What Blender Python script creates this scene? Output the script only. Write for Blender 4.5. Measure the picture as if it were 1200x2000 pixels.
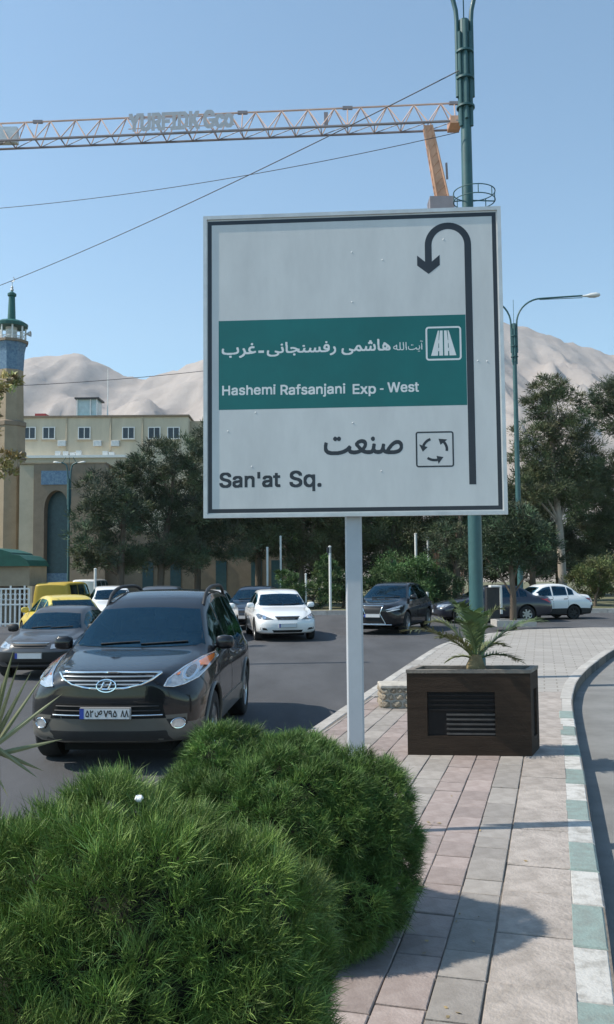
import bpy, bmesh, math, random
import numpy as np
from mathutils import Vector, Matrix, geometry
from mathutils.bvhtree import BVHTree

random.seed(7); rng = np.random.default_rng(7)
for _o in list(bpy.data.objects): bpy.data.objects.remove(_o)
scene = bpy.context.scene
COL = scene.collection

# ------------------------------------------------------------------ camera
F_PX = 1700.0; HORIZON = 1115.0; CAM_Z = 1.88; ROLL = math.radians(0.5)
PITCH = math.atan((HORIZON - 1000) / F_PX)
ROAD_Z = -0.17
_f = Vector((0, math.cos(PITCH), math.sin(PITCH)))
_r0 = Vector((1, 0, 0)); _u0 = Vector((0, -math.sin(PITCH), math.cos(PITCH)))
_r = math.cos(ROLL) * _r0 - math.sin(ROLL) * _u0
_u = math.sin(ROLL) * _r0 + math.cos(ROLL) * _u0
CAM = Vector((0, 0, CAM_Z))
cd = bpy.data.cameras.new('camera'); cam = bpy.data.objects.new('camera', cd); COL.objects.link(cam)
cd.sensor_fit = 'VERTICAL'; cd.sensor_height = 36.0; cd.lens = F_PX / 2000 * 36
cd.clip_start = 0.1; cd.clip_end = 20000
M = Matrix((( _r.x, _u.x, -_f.x, CAM.x), (_r.y, _u.y, -_f.y, CAM.y), (_r.z, _u.z, -_f.z, CAM.z), (0, 0, 0, 1)))
cam.matrix_world = M
scene.camera = cam

# ------------------------------------------------------------------ sky and sun
SUN_EL = 48.0; SUN_A = 4.0        # sun stands to the left, a few degrees on the camera's side
world = bpy.data.worlds.new('World'); scene.world = world; world.use_nodes = True
nt = world.node_tree; bg = nt.nodes['Background']
sky = nt.nodes.new('ShaderNodeTexSky'); sky.sky_type = 'NISHITA'; sky.sun_disc = False
sky.sun_elevation = math.radians(SUN_EL); sky.sun_rotation = math.radians(270 - SUN_A)
sky.altitude = 300; sky.air_density = 1.0; sky.dust_density = 0.6; sky.ozone_density = 2.0
wb = nt.nodes.new('ShaderNodeMix'); wb.data_type = 'RGBA'; wb.blend_type = 'MULTIPLY'; wb.inputs[0].default_value = 1; wb.inputs[7].default_value = (1.00, 1.20, 1.14, 1)
nt.links.new(sky.outputs[0], wb.inputs[6]); nt.links.new(wb.outputs[2], bg.inputs[0]); bg.inputs[1].default_value = 0.125
sd = bpy.data.lights.new('sun', 'SUN'); sun = bpy.data.objects.new('sun', sd); COL.objects.link(sun)
sd.energy = 4.3; sd.angle = math.radians(0.5); sd.color = (1.0, 0.93, 0.82)
_e = math.radians(SUN_EL); _a = math.radians(SUN_A)
SUN_DIR = Vector((-math.cos(_a) * math.cos(_e), -math.sin(_a) * math.cos(_e), math.sin(_e)))
sun.rotation_euler = SUN_DIR.to_track_quat('Z', 'Y').to_euler()
vs = scene.view_settings
vs.view_transform = 'Standard'; vs.look = 'None'; vs.exposure = 0.57; vs.gamma = 1.0; vs.use_curve_mapping = False

# ------------------------------------------------------------------ pixel to place
def ray(px, py): return _f * F_PX + _r * (px - 600) + _u * (1000 - py)
def G(px, py, z=0.0):
    d = ray(px, py); t = (z - CAM.z) / d.z
    return CAM + d * t
def P(px, py, Y):
    d = ray(px, py); return CAM + d * (Y / d.y)

# ------------------------------------------------------------------ materials
MATS = {}
def new_mat(name):
    m = bpy.data.materials.new(name); m.use_nodes = True; MATS[name] = m
    return m, m.node_tree, m.node_tree.nodes['Principled BSDF']
def pm(name, col, rough=0.6, metal=0.0, var=0.12, scale=6.0, col2=None, bump=0.0, bscale=40.0, coat=0.0, spec=0.5,
       objvar=0.0, attr=False, detail=5.0, stops=(0.3, 0.7), emit=None, stretch=None):
    m, t, b = new_mat(name); N = t.nodes; L = t.links
    tc = N.new('ShaderNodeTexCoord'); src = tc.outputs['Object']
    if stretch:
        mp = N.new('ShaderNodeMapping'); mp.inputs['Scale'].default_value = stretch; L.new(src, mp.inputs[0]); src = mp.outputs[0]
    c1 = tuple(max(0, c * (1 - var)) for c in col); c2 = tuple(min(1, c * (1 + var)) for c in (col2 or col))
    if col2: c1, c2 = col, col2
    no = N.new('ShaderNodeTexNoise'); no.inputs['Scale'].default_value = scale; no.inputs['Detail'].default_value = detail
    no.inputs['Roughness'].default_value = 0.65
    L.new(src, no.inputs['Vector'])
    rp = N.new('ShaderNodeValToRGB'); rp.color_ramp.elements[0].position = stops[0]; rp.color_ramp.elements[1].position = stops[1]
    rp.color_ramp.elements[0].color = (*c1, 1); rp.color_ramp.elements[1].color = (*c2, 1)
    L.new(no.outputs[0], rp.inputs[0]); out = rp.outputs[0]
    if objvar:
        oi = N.new('ShaderNodeObjectInfo'); mr = N.new('ShaderNodeMapRange')
        mr.inputs['To Min'].default_value = 1 - objvar; mr.inputs['To Max'].default_value = 1 + objvar
        L.new(oi.outputs['Random'], mr.inputs['Value'])
        hs = N.new('ShaderNodeHueSaturation'); L.new(mr.outputs[0], hs.inputs['Value']); L.new(out, hs.inputs['Color']); out = hs.outputs[0]
    if attr:
        at = N.new('ShaderNodeAttribute'); at.attribute_name = 'tint'
        mx = N.new('ShaderNodeMix'); mx.data_type = 'RGBA'; mx.blend_type = 'MULTIPLY'; mx.inputs[0].default_value = 1
        L.new(out, mx.inputs[6]); L.new(at.outputs['Color'], mx.inputs[7]); out = mx.outputs[2]
    L.new(out, b.inputs['Base Color'])
    b.inputs['Roughness'].default_value = rough; b.inputs['Metallic'].default_value = metal
    b.inputs['Coat Weight'].default_value = coat; b.inputs['Coat Roughness'].default_value = 0.05
    b.inputs['Specular IOR Level'].default_value = spec
    if bump:
        n2 = N.new('ShaderNodeTexNoise'); n2.inputs['Scale'].default_value = bscale; n2.inputs['Detail'].default_value = 6
        L.new(src, n2.inputs['Vector'])
        bp = N.new('ShaderNodeBump'); bp.inputs['Strength'].default_value = bump; bp.inputs['Distance'].default_value = 0.02
        L.new(n2.outputs[0], bp.inputs['Height']); L.new(bp.outputs[0], b.inputs['Normal'])
    if emit:
        b.inputs['Emission Color'].default_value = (*emit, 1); b.inputs['Emission Strength'].default_value = 1
    return m

pm('asphalt', (0.066, 0.067, 0.072), 0.9, var=0.34, scale=0.7, stretch=(1, .3, 1), bump=0.5, bscale=160, detail=8)
pm('asphalt_pale', (0.20, 0.198, 0.19), 0.92, var=0.22, scale=1.4, bump=0.5, bscale=140, detail=8)
pm('dust', (0.27, 0.235, 0.195), 0.95, var=0.2, scale=0.05)
pm('joint', (0.15, 0.13, 0.11), 0.95, var=0.3, scale=18, bump=0.4, bscale=90)
pm('tile_pink', (0.225, 0.178, 0.162), 0.85, col2=(0.34, 0.283, 0.262), scale=9, bump=0.25, bscale=70, objvar=0.16, detail=9)
pm('tile_grey', (0.225, 0.203, 0.183), 0.85, col2=(0.33, 0.302, 0.277), scale=9, bump=0.25, bscale=70, objvar=0.16, detail=9)
pm('slab', (0.235, 0.206, 0.182), 0.88, col2=(0.375, 0.33, 0.298), scale=6, stops=(.34, .60), bump=0.45, bscale=45, objvar=0.09, detail=10)
pm('kerb_white', (0.24, 0.225, 0.20), 0.8, col2=(0.47, 0.46, 0.435), scale=9, bump=0.3, bscale=60, objvar=0.06, detail=9, stops=(0.28, 0.55))
pm('kerb_green', (0.18, 0.205, 0.188), 0.8, col2=(0.225, 0.30, 0.278), scale=11, bump=0.3, bscale=60, objvar=0.06, detail=9)
pm('kerb_plain', (0.32, 0.30, 0.275), 0.85, col2=(0.46, 0.44, 0.41), scale=6, bump=0.3, bscale=60, objvar=0.10, detail=9)
pm('kerb_shade', (0.035, 0.038, 0.038), 0.85, col2=(0.075, 0.08, 0.078), scale=6, bump=0.3, bscale=60, detail=9)  # outer kerb face: its shade is put into a near-black colour
pm('sign_white', (0.53, 0.525, 0.515), 0.4, col2=(0.62, 0.615, 0.60), scale=2.2, stretch=(1.6, 1, 0.55), stops=(.3, .62), detail=8, bump=0.03, bscale=5)
pm('sign_dark', (0.022, 0.026, 0.034), 0.42, var=0.2, scale=3)
pm('sign_green', (0.0, 0.125, 0.118), 0.4, var=0.12, scale=2)
pm('sign_print', (0.68, 0.69, 0.68), 0.4, var=0.05, scale=3)
pm('aluminium', (0.55, 0.555, 0.55), 0.45, 0.35, var=0.15, scale=5, bump=0.05)
pm('post_paint', (0.44, 0.45, 0.47), 0.5, var=0.08, scale=3)
pm('lamp_green', (0.022, 0.075, 0.078), 0.5, col2=(0.035, 0.105, 0.108), scale=4, coat=0.1)
pm('lamp_shell', (0.60, 0.60, 0.58), 0.4, var=0.1)
pm('crane_pale', (0.55, 0.38, 0.31), 0.6, var=0.2, scale=0.5)
pm('crane_grey', (0.25, 0.22, 0.23), 0.6, var=0.2, scale=0.5)
pm('crane_orange', (0.60, 0.33, 0.21), 0.6, var=0.3, scale=0.7)
pm('letter_white', (0.36, 0.38, 0.41), 0.5)
pm('cable', (0.03, 0.03, 0.035), 0.7)
pm('planter_wood', (0.022, 0.014, 0.009), 0.75, spec=0.25, col2=(0.042, 0.027, 0.018), scale=3, bump=0.3, bscale=20, stretch=(1, 1, 9), detail=8)
pm('planter_panel', (0.012, 0.010, 0.010), 0.7, spec=0.25, var=0.3, scale=6)
pm('planter_slat', (0.065, 0.058, 0.054), 0.6, var=0.3, scale=9)
pm('planter_rim', (0.19, 0.165, 0.14), 0.65, var=0.25, scale=9, bump=0.3)
pm('soil', (0.10, 0.075, 0.05), 0.95, var=0.4, scale=14, bump=0.8, bscale=30)
pm('rubble', (0.26, 0.21, 0.15), 0.9, col2=(0.47, 0.42, 0.34), scale=9, bump=0.7, bscale=30, objvar=0.25)
pm('mortar', (0.42, 0.39, 0.34), 0.9, var=0.25, scale=9, bump=0.5)
pm('bark', (0.085, 0.062, 0.045), 0.9, col2=(0.15, 0.115, 0.085), scale=5, bump=0.8, bscale=18, stretch=(1, 1, 0.25))
pm('bark_pale', (0.22, 0.18, 0.14), 0.9, col2=(0.36, 0.31, 0.26), scale=4, bump=0.6, bscale=14, stretch=(1, 1, 0.3))
pm('pine_leaf', (0.095, 0.12, 0.07), 0.7, spec=0.25, var=0.25, scale=0.8, attr=True)
pm('leaf_yellow', (0.30, 0.25, 0.09), 0.6, var=0.4, scale=0.9, attr=True)
pm('bush_leaf', (0.12, 0.195, 0.042), 0.55, spec=0.35, var=0.25, scale=5, attr=True)
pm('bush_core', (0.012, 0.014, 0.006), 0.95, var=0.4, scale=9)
pm('palm_leaf', (0.10, 0.155, 0.065), 0.45, var=0.25, scale=6, attr=True)
pm('palm_stem', (0.20, 0.15, 0.075), 0.8, var=0.35, scale=12, bump=0.6)
pm('yucca_leaf', (0.15, 0.165, 0.08), 0.4, col2=(0.25, 0.25, 0.14), scale=5)
pm('brick_tan', (0.33, 0.255, 0.175), 0.9, var=0.15, scale=1.2, bump=0.2, bscale=9)
pm('brick_brown', (0.235, 0.18, 0.13), 0.9, var=0.15, scale=1.2, bump=0.2, bscale=9)
pm('stone_cream', (0.46, 0.39, 0.29), 0.9, var=0.12, scale=0.8)
pm('render_wall', (0.57, 0.49, 0.37), 0.9, var=0.13, scale=0.9, stretch=(1, 1, .22), detail=8)
pm('tile_blue', (0.05, 0.11, 0.21), 0.45, col2=(0.16, 0.26, 0.34), scale=7)
pm('tile_teal', (0.015, 0.05, 0.065), 0.35, col2=(0.03, 0.085, 0.10), scale=4)
pm('roof_teal', (0.012, 0.095, 0.085), 0.5, var=0.2, scale=2)
pm('roof_green', (0.012, 0.085, 0.055), 0.5, var=0.25, scale=2)
pm('white_paint', (0.68, 0.68, 0.66), 0.5, var=0.06)
pm('dark_metal', (0.025, 0.026, 0.028), 0.5, var=0.2)
pm('window_dark', (0.03, 0.035, 0.045), 0.12, var=0.3, scale=2)
pm('frosted_glass', (0.42, 0.52, 0.53), 0.15, var=0.15, scale=2)
pm('teal_sheet', (0.16, 0.40, 0.40), 0.5, var=0.12, scale=1)
pm('red_paint', (0.40, 0.05, 0.05), 0.5)
pm('garden_soil', (0.12, 0.105, 0.07), 0.95, col2=(0.14, 0.15, 0.07), scale=0.7, bump=0.6, bscale=10)
pm('litter', (0.75, 0.75, 0.78), 0.4, var=0.1, scale=30, bump=0.6)
pm('dry_leaf', (0.30, 0.22, 0.11), 0.8, var=0.3, scale=20)
# cars
pm('paint_black', (0.006, 0.0065, 0.009), 0.45, var=0.3, scale=1.5, coat=0.9, spec=0.15)
pm('paint_taupe', (0.105, 0.098, 0.085), 0.4, var=0.08, scale=2, coat=0.5)
pm('paint_grey', (0.06, 0.062, 0.068), 0.38, var=0.1, scale=2, coat=0.5)
pm('paint_white', (0.74, 0.74, 0.73), 0.3, var=0.03, scale=2, coat=0.8)
pm('paint_yellow', (0.66, 0.50, 0.07), 0.35, var=0.08, scale=2, coat=0.6)
pm('paint_ochre', (0.42, 0.29, 0.03), 0.5, var=0.08, scale=2)
pm('paint_navy', (0.012, 0.015, 0.026), 0.28, var=0.1, scale=2, coat=0.9)
pm('seat_cloth', (0.055, 0.056, 0.06), 0.85, var=0.25, scale=8)
pm('cabin', (0.03, 0.03, 0.032), 0.8, var=0.2)
pm('plastic', (0.016, 0.016, 0.017), 0.55, var=0.2, scale=5)
pm('rubber', (0.018, 0.018, 0.018), 0.85, var=0.25, scale=8)
pm('wheel_well', (0.006, 0.006, 0.006), 0.95)
pm('chrome', (0.82, 0.83, 0.84), 0.12, 1.0, var=0.03)
pm('alloy', (0.42, 0.43, 0.44), 0.3, 0.85, var=0.08)
pm('lens', (0.50, 0.52, 0.54), 0.08, 0.55, var=0.3, scale=14, coat=1.0)
pm('lens_dark', (0.12, 0.125, 0.13), 0.06, 0.3, var=0.4, scale=14, coat=1.0)
pm('lens_amber', (0.62, 0.17, 0.03), 0.12, var=0.15, coat=1.0)
pm('lens_red', (0.30, 0.012, 0.015), 0.12, var=0.2, coat=1.0)
pm('plate_white', (0.55, 0.56, 0.57), 0.45, var=0.05)
pm('plate_blue', (0.02, 0.05, 0.30), 0.45)
pm('ink', (0.02, 0.02, 0.02), 0.6)

def mountain_mat():
    m, t, b = new_mat('mountain'); N = t.nodes; L = t.links
    tc = N.new('ShaderNodeTexCoord'); no = N.new('ShaderNodeTexNoise'); no.inputs['Scale'].default_value = 0.006; no.inputs['Detail'].default_value = 12
    no.inputs['Roughness'].default_value = 0.7
    L.new(tc.outputs['Object'], no.inputs['Vector']); rp = N.new('ShaderNodeValToRGB')
    rp.color_ramp.elements[0].position = 0.35; rp.color_ramp.elements[0].color = (0.28, 0.245, 0.225, 1)
    rp.color_ramp.elements[1].position = 0.65; rp.color_ramp.elements[1].color = (0.38, 0.34, 0.315, 1)
    L.new(no.outputs[0], rp.inputs[0]); L.new(rp.outputs[0], b.inputs['Base Color']); b.inputs['Roughness'].default_value = 1
    n2 = N.new('ShaderNodeTexNoise'); n2.inputs['Scale'].default_value = 0.012; n2.inputs['Detail'].default_value = 10; n2.inputs['Roughness'].default_value = 0.7; L.new(tc.outputs['Object'], n2.inputs['Vector'])
    bp = N.new('ShaderNodeBump'); bp.inputs['Strength'].default_value = 0.3; bp.inputs['Distance'].default_value = 26; L.new(n2.outputs[0], bp.inputs['Height']); L.new(bp.outputs[0], b.inputs['Normal'])
    b.inputs['Specular IOR Level'].default_value = 0.0
mountain_mat()
def glass_mat(name, tint):
    m, t, b = new_mat(name); N = t.nodes; L = t.links; N.remove(b)
    tr = N.new('ShaderNodeBsdfTransparent'); tr.inputs[0].default_value = (*tint, 1); gl = N.new('ShaderNodeBsdfGlossy'); gl.inputs['Roughness'].default_value = 0.03; gl.inputs[0].default_value = (.38, .70, .86, 1)
    fr = N.new('ShaderNodeFresnel'); fr.inputs[0].default_value = 1.95; mx = N.new('ShaderNodeMixShader')
    L.new(fr.outputs[0], mx.inputs[0]); L.new(tr.outputs[0], mx.inputs[1]); L.new(gl.outputs[0], mx.inputs[2]); L.new(mx.outputs[0], N['Material Output'].inputs[0])
glass_mat('car_glass', (0.24, 0.42, 0.50)); glass_mat('car_glass_dark', (0.10, 0.14, 0.16))
def paving_mat():
    m, t, b = new_mat('far_paving'); N = t.nodes; L = t.links
    tc = N.new('ShaderNodeTexCoord'); mp = N.new('ShaderNodeMapping'); mp.inputs['Rotation'].default_value = (0, 0, math.radians(15))
    L.new(tc.outputs['Object'], mp.inputs[0])
    br = N.new('ShaderNodeTexBrick'); br.inputs['Scale'].default_value = 1.0
    br.inputs['Brick Width'].default_value = 0.4; br.inputs['Row Height'].default_value = 0.22; br.inputs['Mortar Size'].default_value = 0.012
    br.inputs['Color1'].default_value = (0.29, 0.272, 0.25, 1); br.inputs['Color2'].default_value = (0.345, 0.325, 0.30, 1); br.inputs['Mortar'].default_value = (0.21, 0.19, 0.17, 1)
    L.new(mp.outputs[0], br.inputs['Vector'])
    no = N.new('ShaderNodeTexNoise'); no.inputs['Scale'].default_value = 0.8; no.inputs['Detail'].default_value = 8; L.new(tc.outputs['Object'], no.inputs['Vector'])
    mr = N.new('ShaderNodeMapRange'); mr.inputs['To Min'].default_value = 0.82; mr.inputs['To Max'].default_value = 1.15; L.new(no.outputs[0], mr.inputs['Value'])
    hs = N.new('ShaderNodeHueSaturation'); L.new(br.outputs[0], hs.inputs['Color']); L.new(mr.outputs[0], hs.inputs['Value'])
    L.new(hs.outputs[0], b.inputs['Base Color']); b.inputs['Roughness'].default_value = 0.9
paving_mat()

# ------------------------------------------------------------------ mesh helpers
def world_loc(o):
    v = Vector((0, 0, 0))
    while o is not None: v += o.location; o = o.parent
    return v
def link(name, me, mat, parent=None):
    o = bpy.data.objects.new(name, me)
    if mat is not None:
        for mm in (mat if isinstance(mat, (list, tuple)) else [mat]): me.materials.append(MATS[mm])
    COL.objects.link(o)
    if parent is not None: o.parent = parent
    return o
def thing(name, label, cat, loc=(0, 0, 0), rotz=0.0, group=None):
    o = bpy.data.objects.new(name, None); o.empty_display_size = 0.2; COL.objects.link(o)
    o.location = loc; o.rotation_euler = (0, 0, rotz)
    return tag(o, label, cat, group)
def tag(o, label=None, cat=None, group=None, kind=None):
    if label: o['label'] = label
    if cat: o['category'] = cat
    if group: o['group'] = group
    if kind: o['kind'] = kind
    return o
class MB:
    def __init__(s): s.v = []; s.f = []; s.m = []
    def add(s, vs, fs, mi=0):
        n = len(s.v); s.v += [Vector(v) for v in vs]; s.f += [tuple(i + n for i in f) for f in fs]; s.m += [mi] * len(fs); return s
    def box(s, x0, x1, y0, y1, z0, z1, mi=0):
        return s.add([(x0,y0,z0),(x1,y0,z0),(x1,y1,z0),(x0,y1,z0),(x0,y0,z1),(x1,y0,z1),(x1,y1,z1),(x0,y1,z1)],
                     [(0,3,2,1),(4,5,6,7),(0,1,5,4),(1,2,6,5),(2,3,7,6),(3,0,4,7)], mi)
    def cbox(s, x0, x1, y0, y1, z0, z1, c=0.01, mi=0):      # box with chamfered top and vertical edges
        lo = [(x0,y0),(x1,y0),(x1,y1),(x0,y1)]
        def ring(d, z): 
            return [(x0+d,y0,z),(x1-d,y0,z),(x1,y0+d,z),(x1,y1-d,z),(x1-d,y1,z),(x0+d,y1,z),(x0,y1-d,z),(x0,y0+d,z)]
        a = ring(c, z0); b = ring(c, z1 - c); i = c
        t = [(x0+2*i,y0+i,z1),(x1-2*i,y0+i,z1),(x1-i,y0+2*i,z1),(x1-i,y1-2*i,z1),(x1-2*i,y1-i,z1),(x0+2*i,y1-i,z1),(x0+i,y1-2*i,z1),(x0+i,y0+2*i,z1)]
        fs = [tuple(range(7, -1, -1)), tuple(range(16, 24))]
        for k in range(8):
            j = (k + 1) % 8
            fs += [(k, j, 8 + j, 8 + k), (8 + k, 8 + j, 16 + j, 16 + k)]
        return s.add(a + b + t, fs, mi)
    def prism(s, pts, z0, z1, mi=0, inset=0.0):
        n = len(pts); a = [(p[0], p[1], z0) for p in pts]
        b = [(p[0], p[1], z1) for p in pts]
        fs = [tuple(range(n - 1, -1, -1)), tuple(range(n, 2 * n))] + [(i, (i + 1) % n, n + (i + 1) % n, n + i) for i in range(n)]
        return s.add(a + b, fs, mi)
    def tube(s, pts, rad, n=8, cap=True, mi=0):
        pts = [Vector(p) for p in pts]; k = len(pts)
        if not hasattr(rad, '__len__'): rad = [rad] * k
        rings = []; prev = None
        for i, p in enumerate(pts):
            d = (pts[min(i + 1, k - 1)] - pts[max(i - 1, 0)])
            if d.length < 1e-9: d = Vector((0, 0, 1))
            d.normalize()
            if prev is None:
                a = Vector((1, 0, 0)) if abs(d.x) < 0.9 else Vector((0, 1, 0)); x = d.cross(a).normalized()
            else:
                x = (prev - d * prev.dot(d)).normalized()
            prev = x; y = d.cross(x)
            rings.append([p + (x * math.cos(2 * math.pi * j / n) + y * math.sin(2 * math.pi * j / n)) * rad[i] for j in range(n)])
        vs = [v for r in rings for v in r]; fs = []
        for i in range(k - 1):
            for j in range(n):
                fs.append((i * n + j, i * n + (j + 1) % n, (i + 1) * n + (j + 1) % n, (i + 1) * n + j))
        if cap: fs += [tuple(range(n - 1, -1, -1)), tuple((k - 1) * n + j for j in range(n))]
        return s.add(vs, fs, mi)
    def lathe(s, prof, c=(0, 0, 0), n=16, mi=0, axis='z'):
        vs = []; fs = []
        for (r, h) in prof:
            for j in range(n):
                a = 2 * math.pi * j / n
                if axis == 'z': vs.append((c[0] + r * math.cos(a), c[1] + r * math.sin(a), c[2] + h))
                elif axis == 'y': vs.append((c[0] + r * math.cos(a), c[1] + h, c[2] + r * math.sin(a)))
                else: vs.append((c[0] + h, c[1] + r * math.cos(a), c[2] + r * math.sin(a)))
        for i in range(len(prof) - 1):
            for j in range(n): fs.append((i * n + j, i * n + (j + 1) % n, (i + 1) * n + (j + 1) % n, (i + 1) * n + j))
        return s.add(vs, fs, mi)
    def ico(s, c, r, rz=None, jit=0.0, sub=1, mi=0):
        bm = bmesh.new(); bmesh.ops.create_icosphere(bm, subdivisions=sub, radius=1)
        c = Vector(c); rz = rz or r
        vs = [c + Vector((v.co.x * r, v.co.y * r, v.co.z * rz)) * (1 + random.uniform(-jit, jit)) for v in bm.verts]
        fs = [tuple(v.index for v in f.verts) for f in bm.faces]; bm.free()
        return s.add(vs, fs, mi)
    def mesh(s, name, smooth=None, off=None):
        me = bpy.data.meshes.new(name)
        me.from_pydata([(v - off if off is not None else v)[:] for v in s.v], [], s.f)
        me.polygons.foreach_set('material_index', s.m)
        me.update(); bm = bmesh.new(); bm.from_mesh(me); bmesh.ops.recalc_face_normals(bm, faces=bm.faces); bm.to_mesh(me); bm.free()
        if smooth is not None:
            me.shade_smooth(); me.set_sharp_from_angle(angle=math.radians(smooth))
        return me
    def build(s, name, mat, parent=None, smooth=None, world=True):
        off = world_loc(parent) if (parent is not None and world) else None
        return link(name, s.mesh(name, smooth, off), mat, parent)
def quads_mesh(name, V, Fc, tint=None):
    """fast mesh from numpy arrays: V (n,3), Fc (m,k)"""
    me = bpy.data.meshes.new(name); k = Fc.shape[1]
    me.vertices.add(len(V)); me.vertices.foreach_set('co', V.astype(np.float32).ravel())
    me.loops.add(Fc.size); me.loops.foreach_set('vertex_index', Fc.astype(np.int32).ravel())
    me.polygons.add(len(Fc)); me.polygons.foreach_set('loop_start', np.arange(0, Fc.size, k, dtype=np.int32))
    me.update(calc_edges=True)
    if tint is not None:
        a = me.attributes.new('tint', 'FLOAT_COLOR', 'POINT')
        c = np.ones((len(V), 4), np.float32); c[:, :3] = tint; a.data.foreach_set('color', c.ravel())
    return me

# ------------------------------------------------------------------ lettering (outlines filled on a fine grid)
AR = {'ا':(0xFE8D,0xFE8E,0,0),'آ':(0xFE81,0xFE82,0,0),'ی':(0xFBFC,0xFBFD,0xFBFE,0xFBFF),'ت':(0xFE95,0xFE96,0xFE97,0xFE98),
'ل':(0xFEDD,0xFEDE,0xFEDF,0xFEE0),'ه':(0xFEE9,0xFEEA,0xFEEB,0xFEEC),'ش':(0xFEB5,0xFEB6,0xFEB7,0xFEB8),'م':(0xFEE1,0xFEE2,0xFEE3,0xFEE4),
'ر':(0xFEAD,0xFEAE,0,0),'ف':(0xFED1,0xFED2,0xFED3,0xFED4),'س':(0xFEB1,0xFEB2,0xFEB3,0xFEB4),'ن':(0xFEE5,0xFEE6,0xFEE7,0xFEE8),
'ج':(0xFE9D,0xFE9E,0xFE9F,0xFEA0),'غ':(0xFECD,0xFECE,0xFECF,0xFED0),'ع':(0xFEC9,0xFECA,0xFECB,0xFECC),'ب':(0xFE8F,0xFE90,0xFE91,0xFE92),'ص':(0xFEB9,0xFEBA,0xFEBB,0xFEBC)}
def shape_ar(t):
    o = ''
    for i, c in enumerate(t):
        if c not in AR: o += c; continue
        p = i > 0 and t[i-1] in AR and AR[t[i-1]][2]
        n = i + 1 < len(t) and t[i+1] in AR and AR[c][2]
        o += chr(AR[c][3 if p and n else 1 if p else 2 if n else 0])
    return o[::-1]
SANS = None
try:                                    # Blender's own bundled sans face; the built-in face is used if it is missing
    import os
    SANS = bpy.data.fonts.load(os.path.join(bpy.utils.system_resource('DATAFILES'), 'fonts', 'Inter.woff2'))
except Exception:
    SANS = None
def contours(text, shear=0.0):
    cu = bpy.data.curves.new('lettering', 'FONT'); cu.body = text; cu.size = 1
    if SANS is not None and text.isascii(): cu.font = SANS
    ob = bpy.data.objects.new('lettering', cu); COL.objects.link(ob)
    bpy.context.view_layer.update(); dg = bpy.context.evaluated_depsgraph_get()
    c2 = ob.evaluated_get(dg).to_curve(dg); out = []
    for sp in c2.splines:
        pts = []
        if sp.type == 'BEZIER':
            bp = sp.bezier_points
            for i in range(len(bp)):
                a, b = bp[i], bp[(i + 1) % len(bp)]
                for q in geometry.interpolate_bezier(a.co, a.handle_right, b.handle_left, b.co, 7)[:-1]: pts.append((q.x + shear * q.y, q.y))
        else:
            pts = [(q.co.x + shear * q.co.y, q.co.y) for q in sp.points]
        if len(pts) > 2: out.append(np.array(pts))
    bpy.data.objects.remove(ob); bpy.data.curves.remove(cu)
    return out
def fill_mesh(cons, box, cell, bold=0.0):
    """fit contours into box (u0,u1,v0,v1), fill by winding rule, thicken by bold, return MB of quads in the u,v plane"""
    allp = np.concatenate(cons); mn = allp.min(0); mx = allp.max(0)
    u0, u1, v0, v1 = box
    u0 += bold; u1 -= bold; v0 += bold; v1 -= bold
    sc = np.array([(u1 - u0) / (mx[0] - mn[0]), (v1 - v0) / (mx[1] - mn[1])])
    cons = [(c - mn) * sc + np.array([u0, v0]) for c in cons]
    pad = bold + 2 * cell
    nx = int((u1 - u0 + 2 * pad) / cell) + 1; ny = int((v1 - v0 + 2 * pad) / cell) + 1
    xs = u0 - pad + (np.arange(nx) + 0.5) * cell; ys = v0 - pad + (np.arange(ny) + 0.5) * cell
    A = np.concatenate([c for c in cons]); B = np.concatenate([np.roll(c, -1, 0) for c in cons])
    W = np.zeros((ny, nx), np.int32)
    for r, y in enumerate(ys):
        up = (A[:, 1] <= y) & (B[:, 1] > y); dn = (A[:, 1] > y) & (B[:, 1] <= y); k = up | dn
        if not k.any(): continue
        x = A[k, 0] + (y - A[k, 1]) / (B[k, 1] - A[k, 1]) * (B[k, 0] - A[k, 0]); s = np.where(up[k], 1, -1)
        W[r] = ((x[:, None] < xs[None, :]) * s[:, None]).sum(0)
    mask = W != 0
    if bold > 0:
        R = int(math.ceil(bold / cell)); out = mask.copy()
        for dy in range(-R, R + 1):
            for dx in range(-R, R + 1):
                if (dx * dx + dy * dy) * cell * cell <= bold * bold * 1.05:
                    out |= np.roll(np.roll(mask, dy, 0), dx, 1)
        mask = out
    return mask_quads(mask, u0 - pad, v0 - pad, cell)
def mask_quads(mask, x0, y0, cell):
    ny, nx = mask.shape; rects = []; open_ = {}
    for r in range(ny):
        row = np.concatenate([[0], mask[r].astype(np.int8), [0]]); d = np.diff(row)
        st = np.where(d == 1)[0]; en = np.where(d == -1)[0]; cur = {}
        for a, b in zip(st, en):
            if (a, b) in open_: cur[(a, b)] = open_.pop((a, b))
            else: cur[(a, b)] = r
        for (a, b), r0 in open_.items(): rects.append((a, b, r0, r))
        open_ = cur
    for (a, b), r0 in open_.items(): rects.append((a, b, r0, ny))
    mb = MB()
    for a, b, r0, r1 in rects:
        X0, X1, Y0, Y1 = x0 + a * cell, x0 + b * cell, y0 + r0 * cell, y0 + r1 * cell
        mb.add([(X0, Y0, 0), (X1, Y0, 0), (X1, Y1, 0), (X0, Y1, 0)], [(0, 1, 2, 3)])
    return mb
def flat_build(mb, name, mat, parent, fn):
    """place a flat (u,v) MB through fn(u,v)->point, in the parent's own frame"""
    m2 = MB(); m2.add([fn(v.x, v.y) for v in mb.v], mb.f)
    me = bpy.data.meshes.new(name); me.from_pydata([v[:] for v in m2.v], [], m2.f); me.update()
    return link(name, me, mat, parent)

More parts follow.
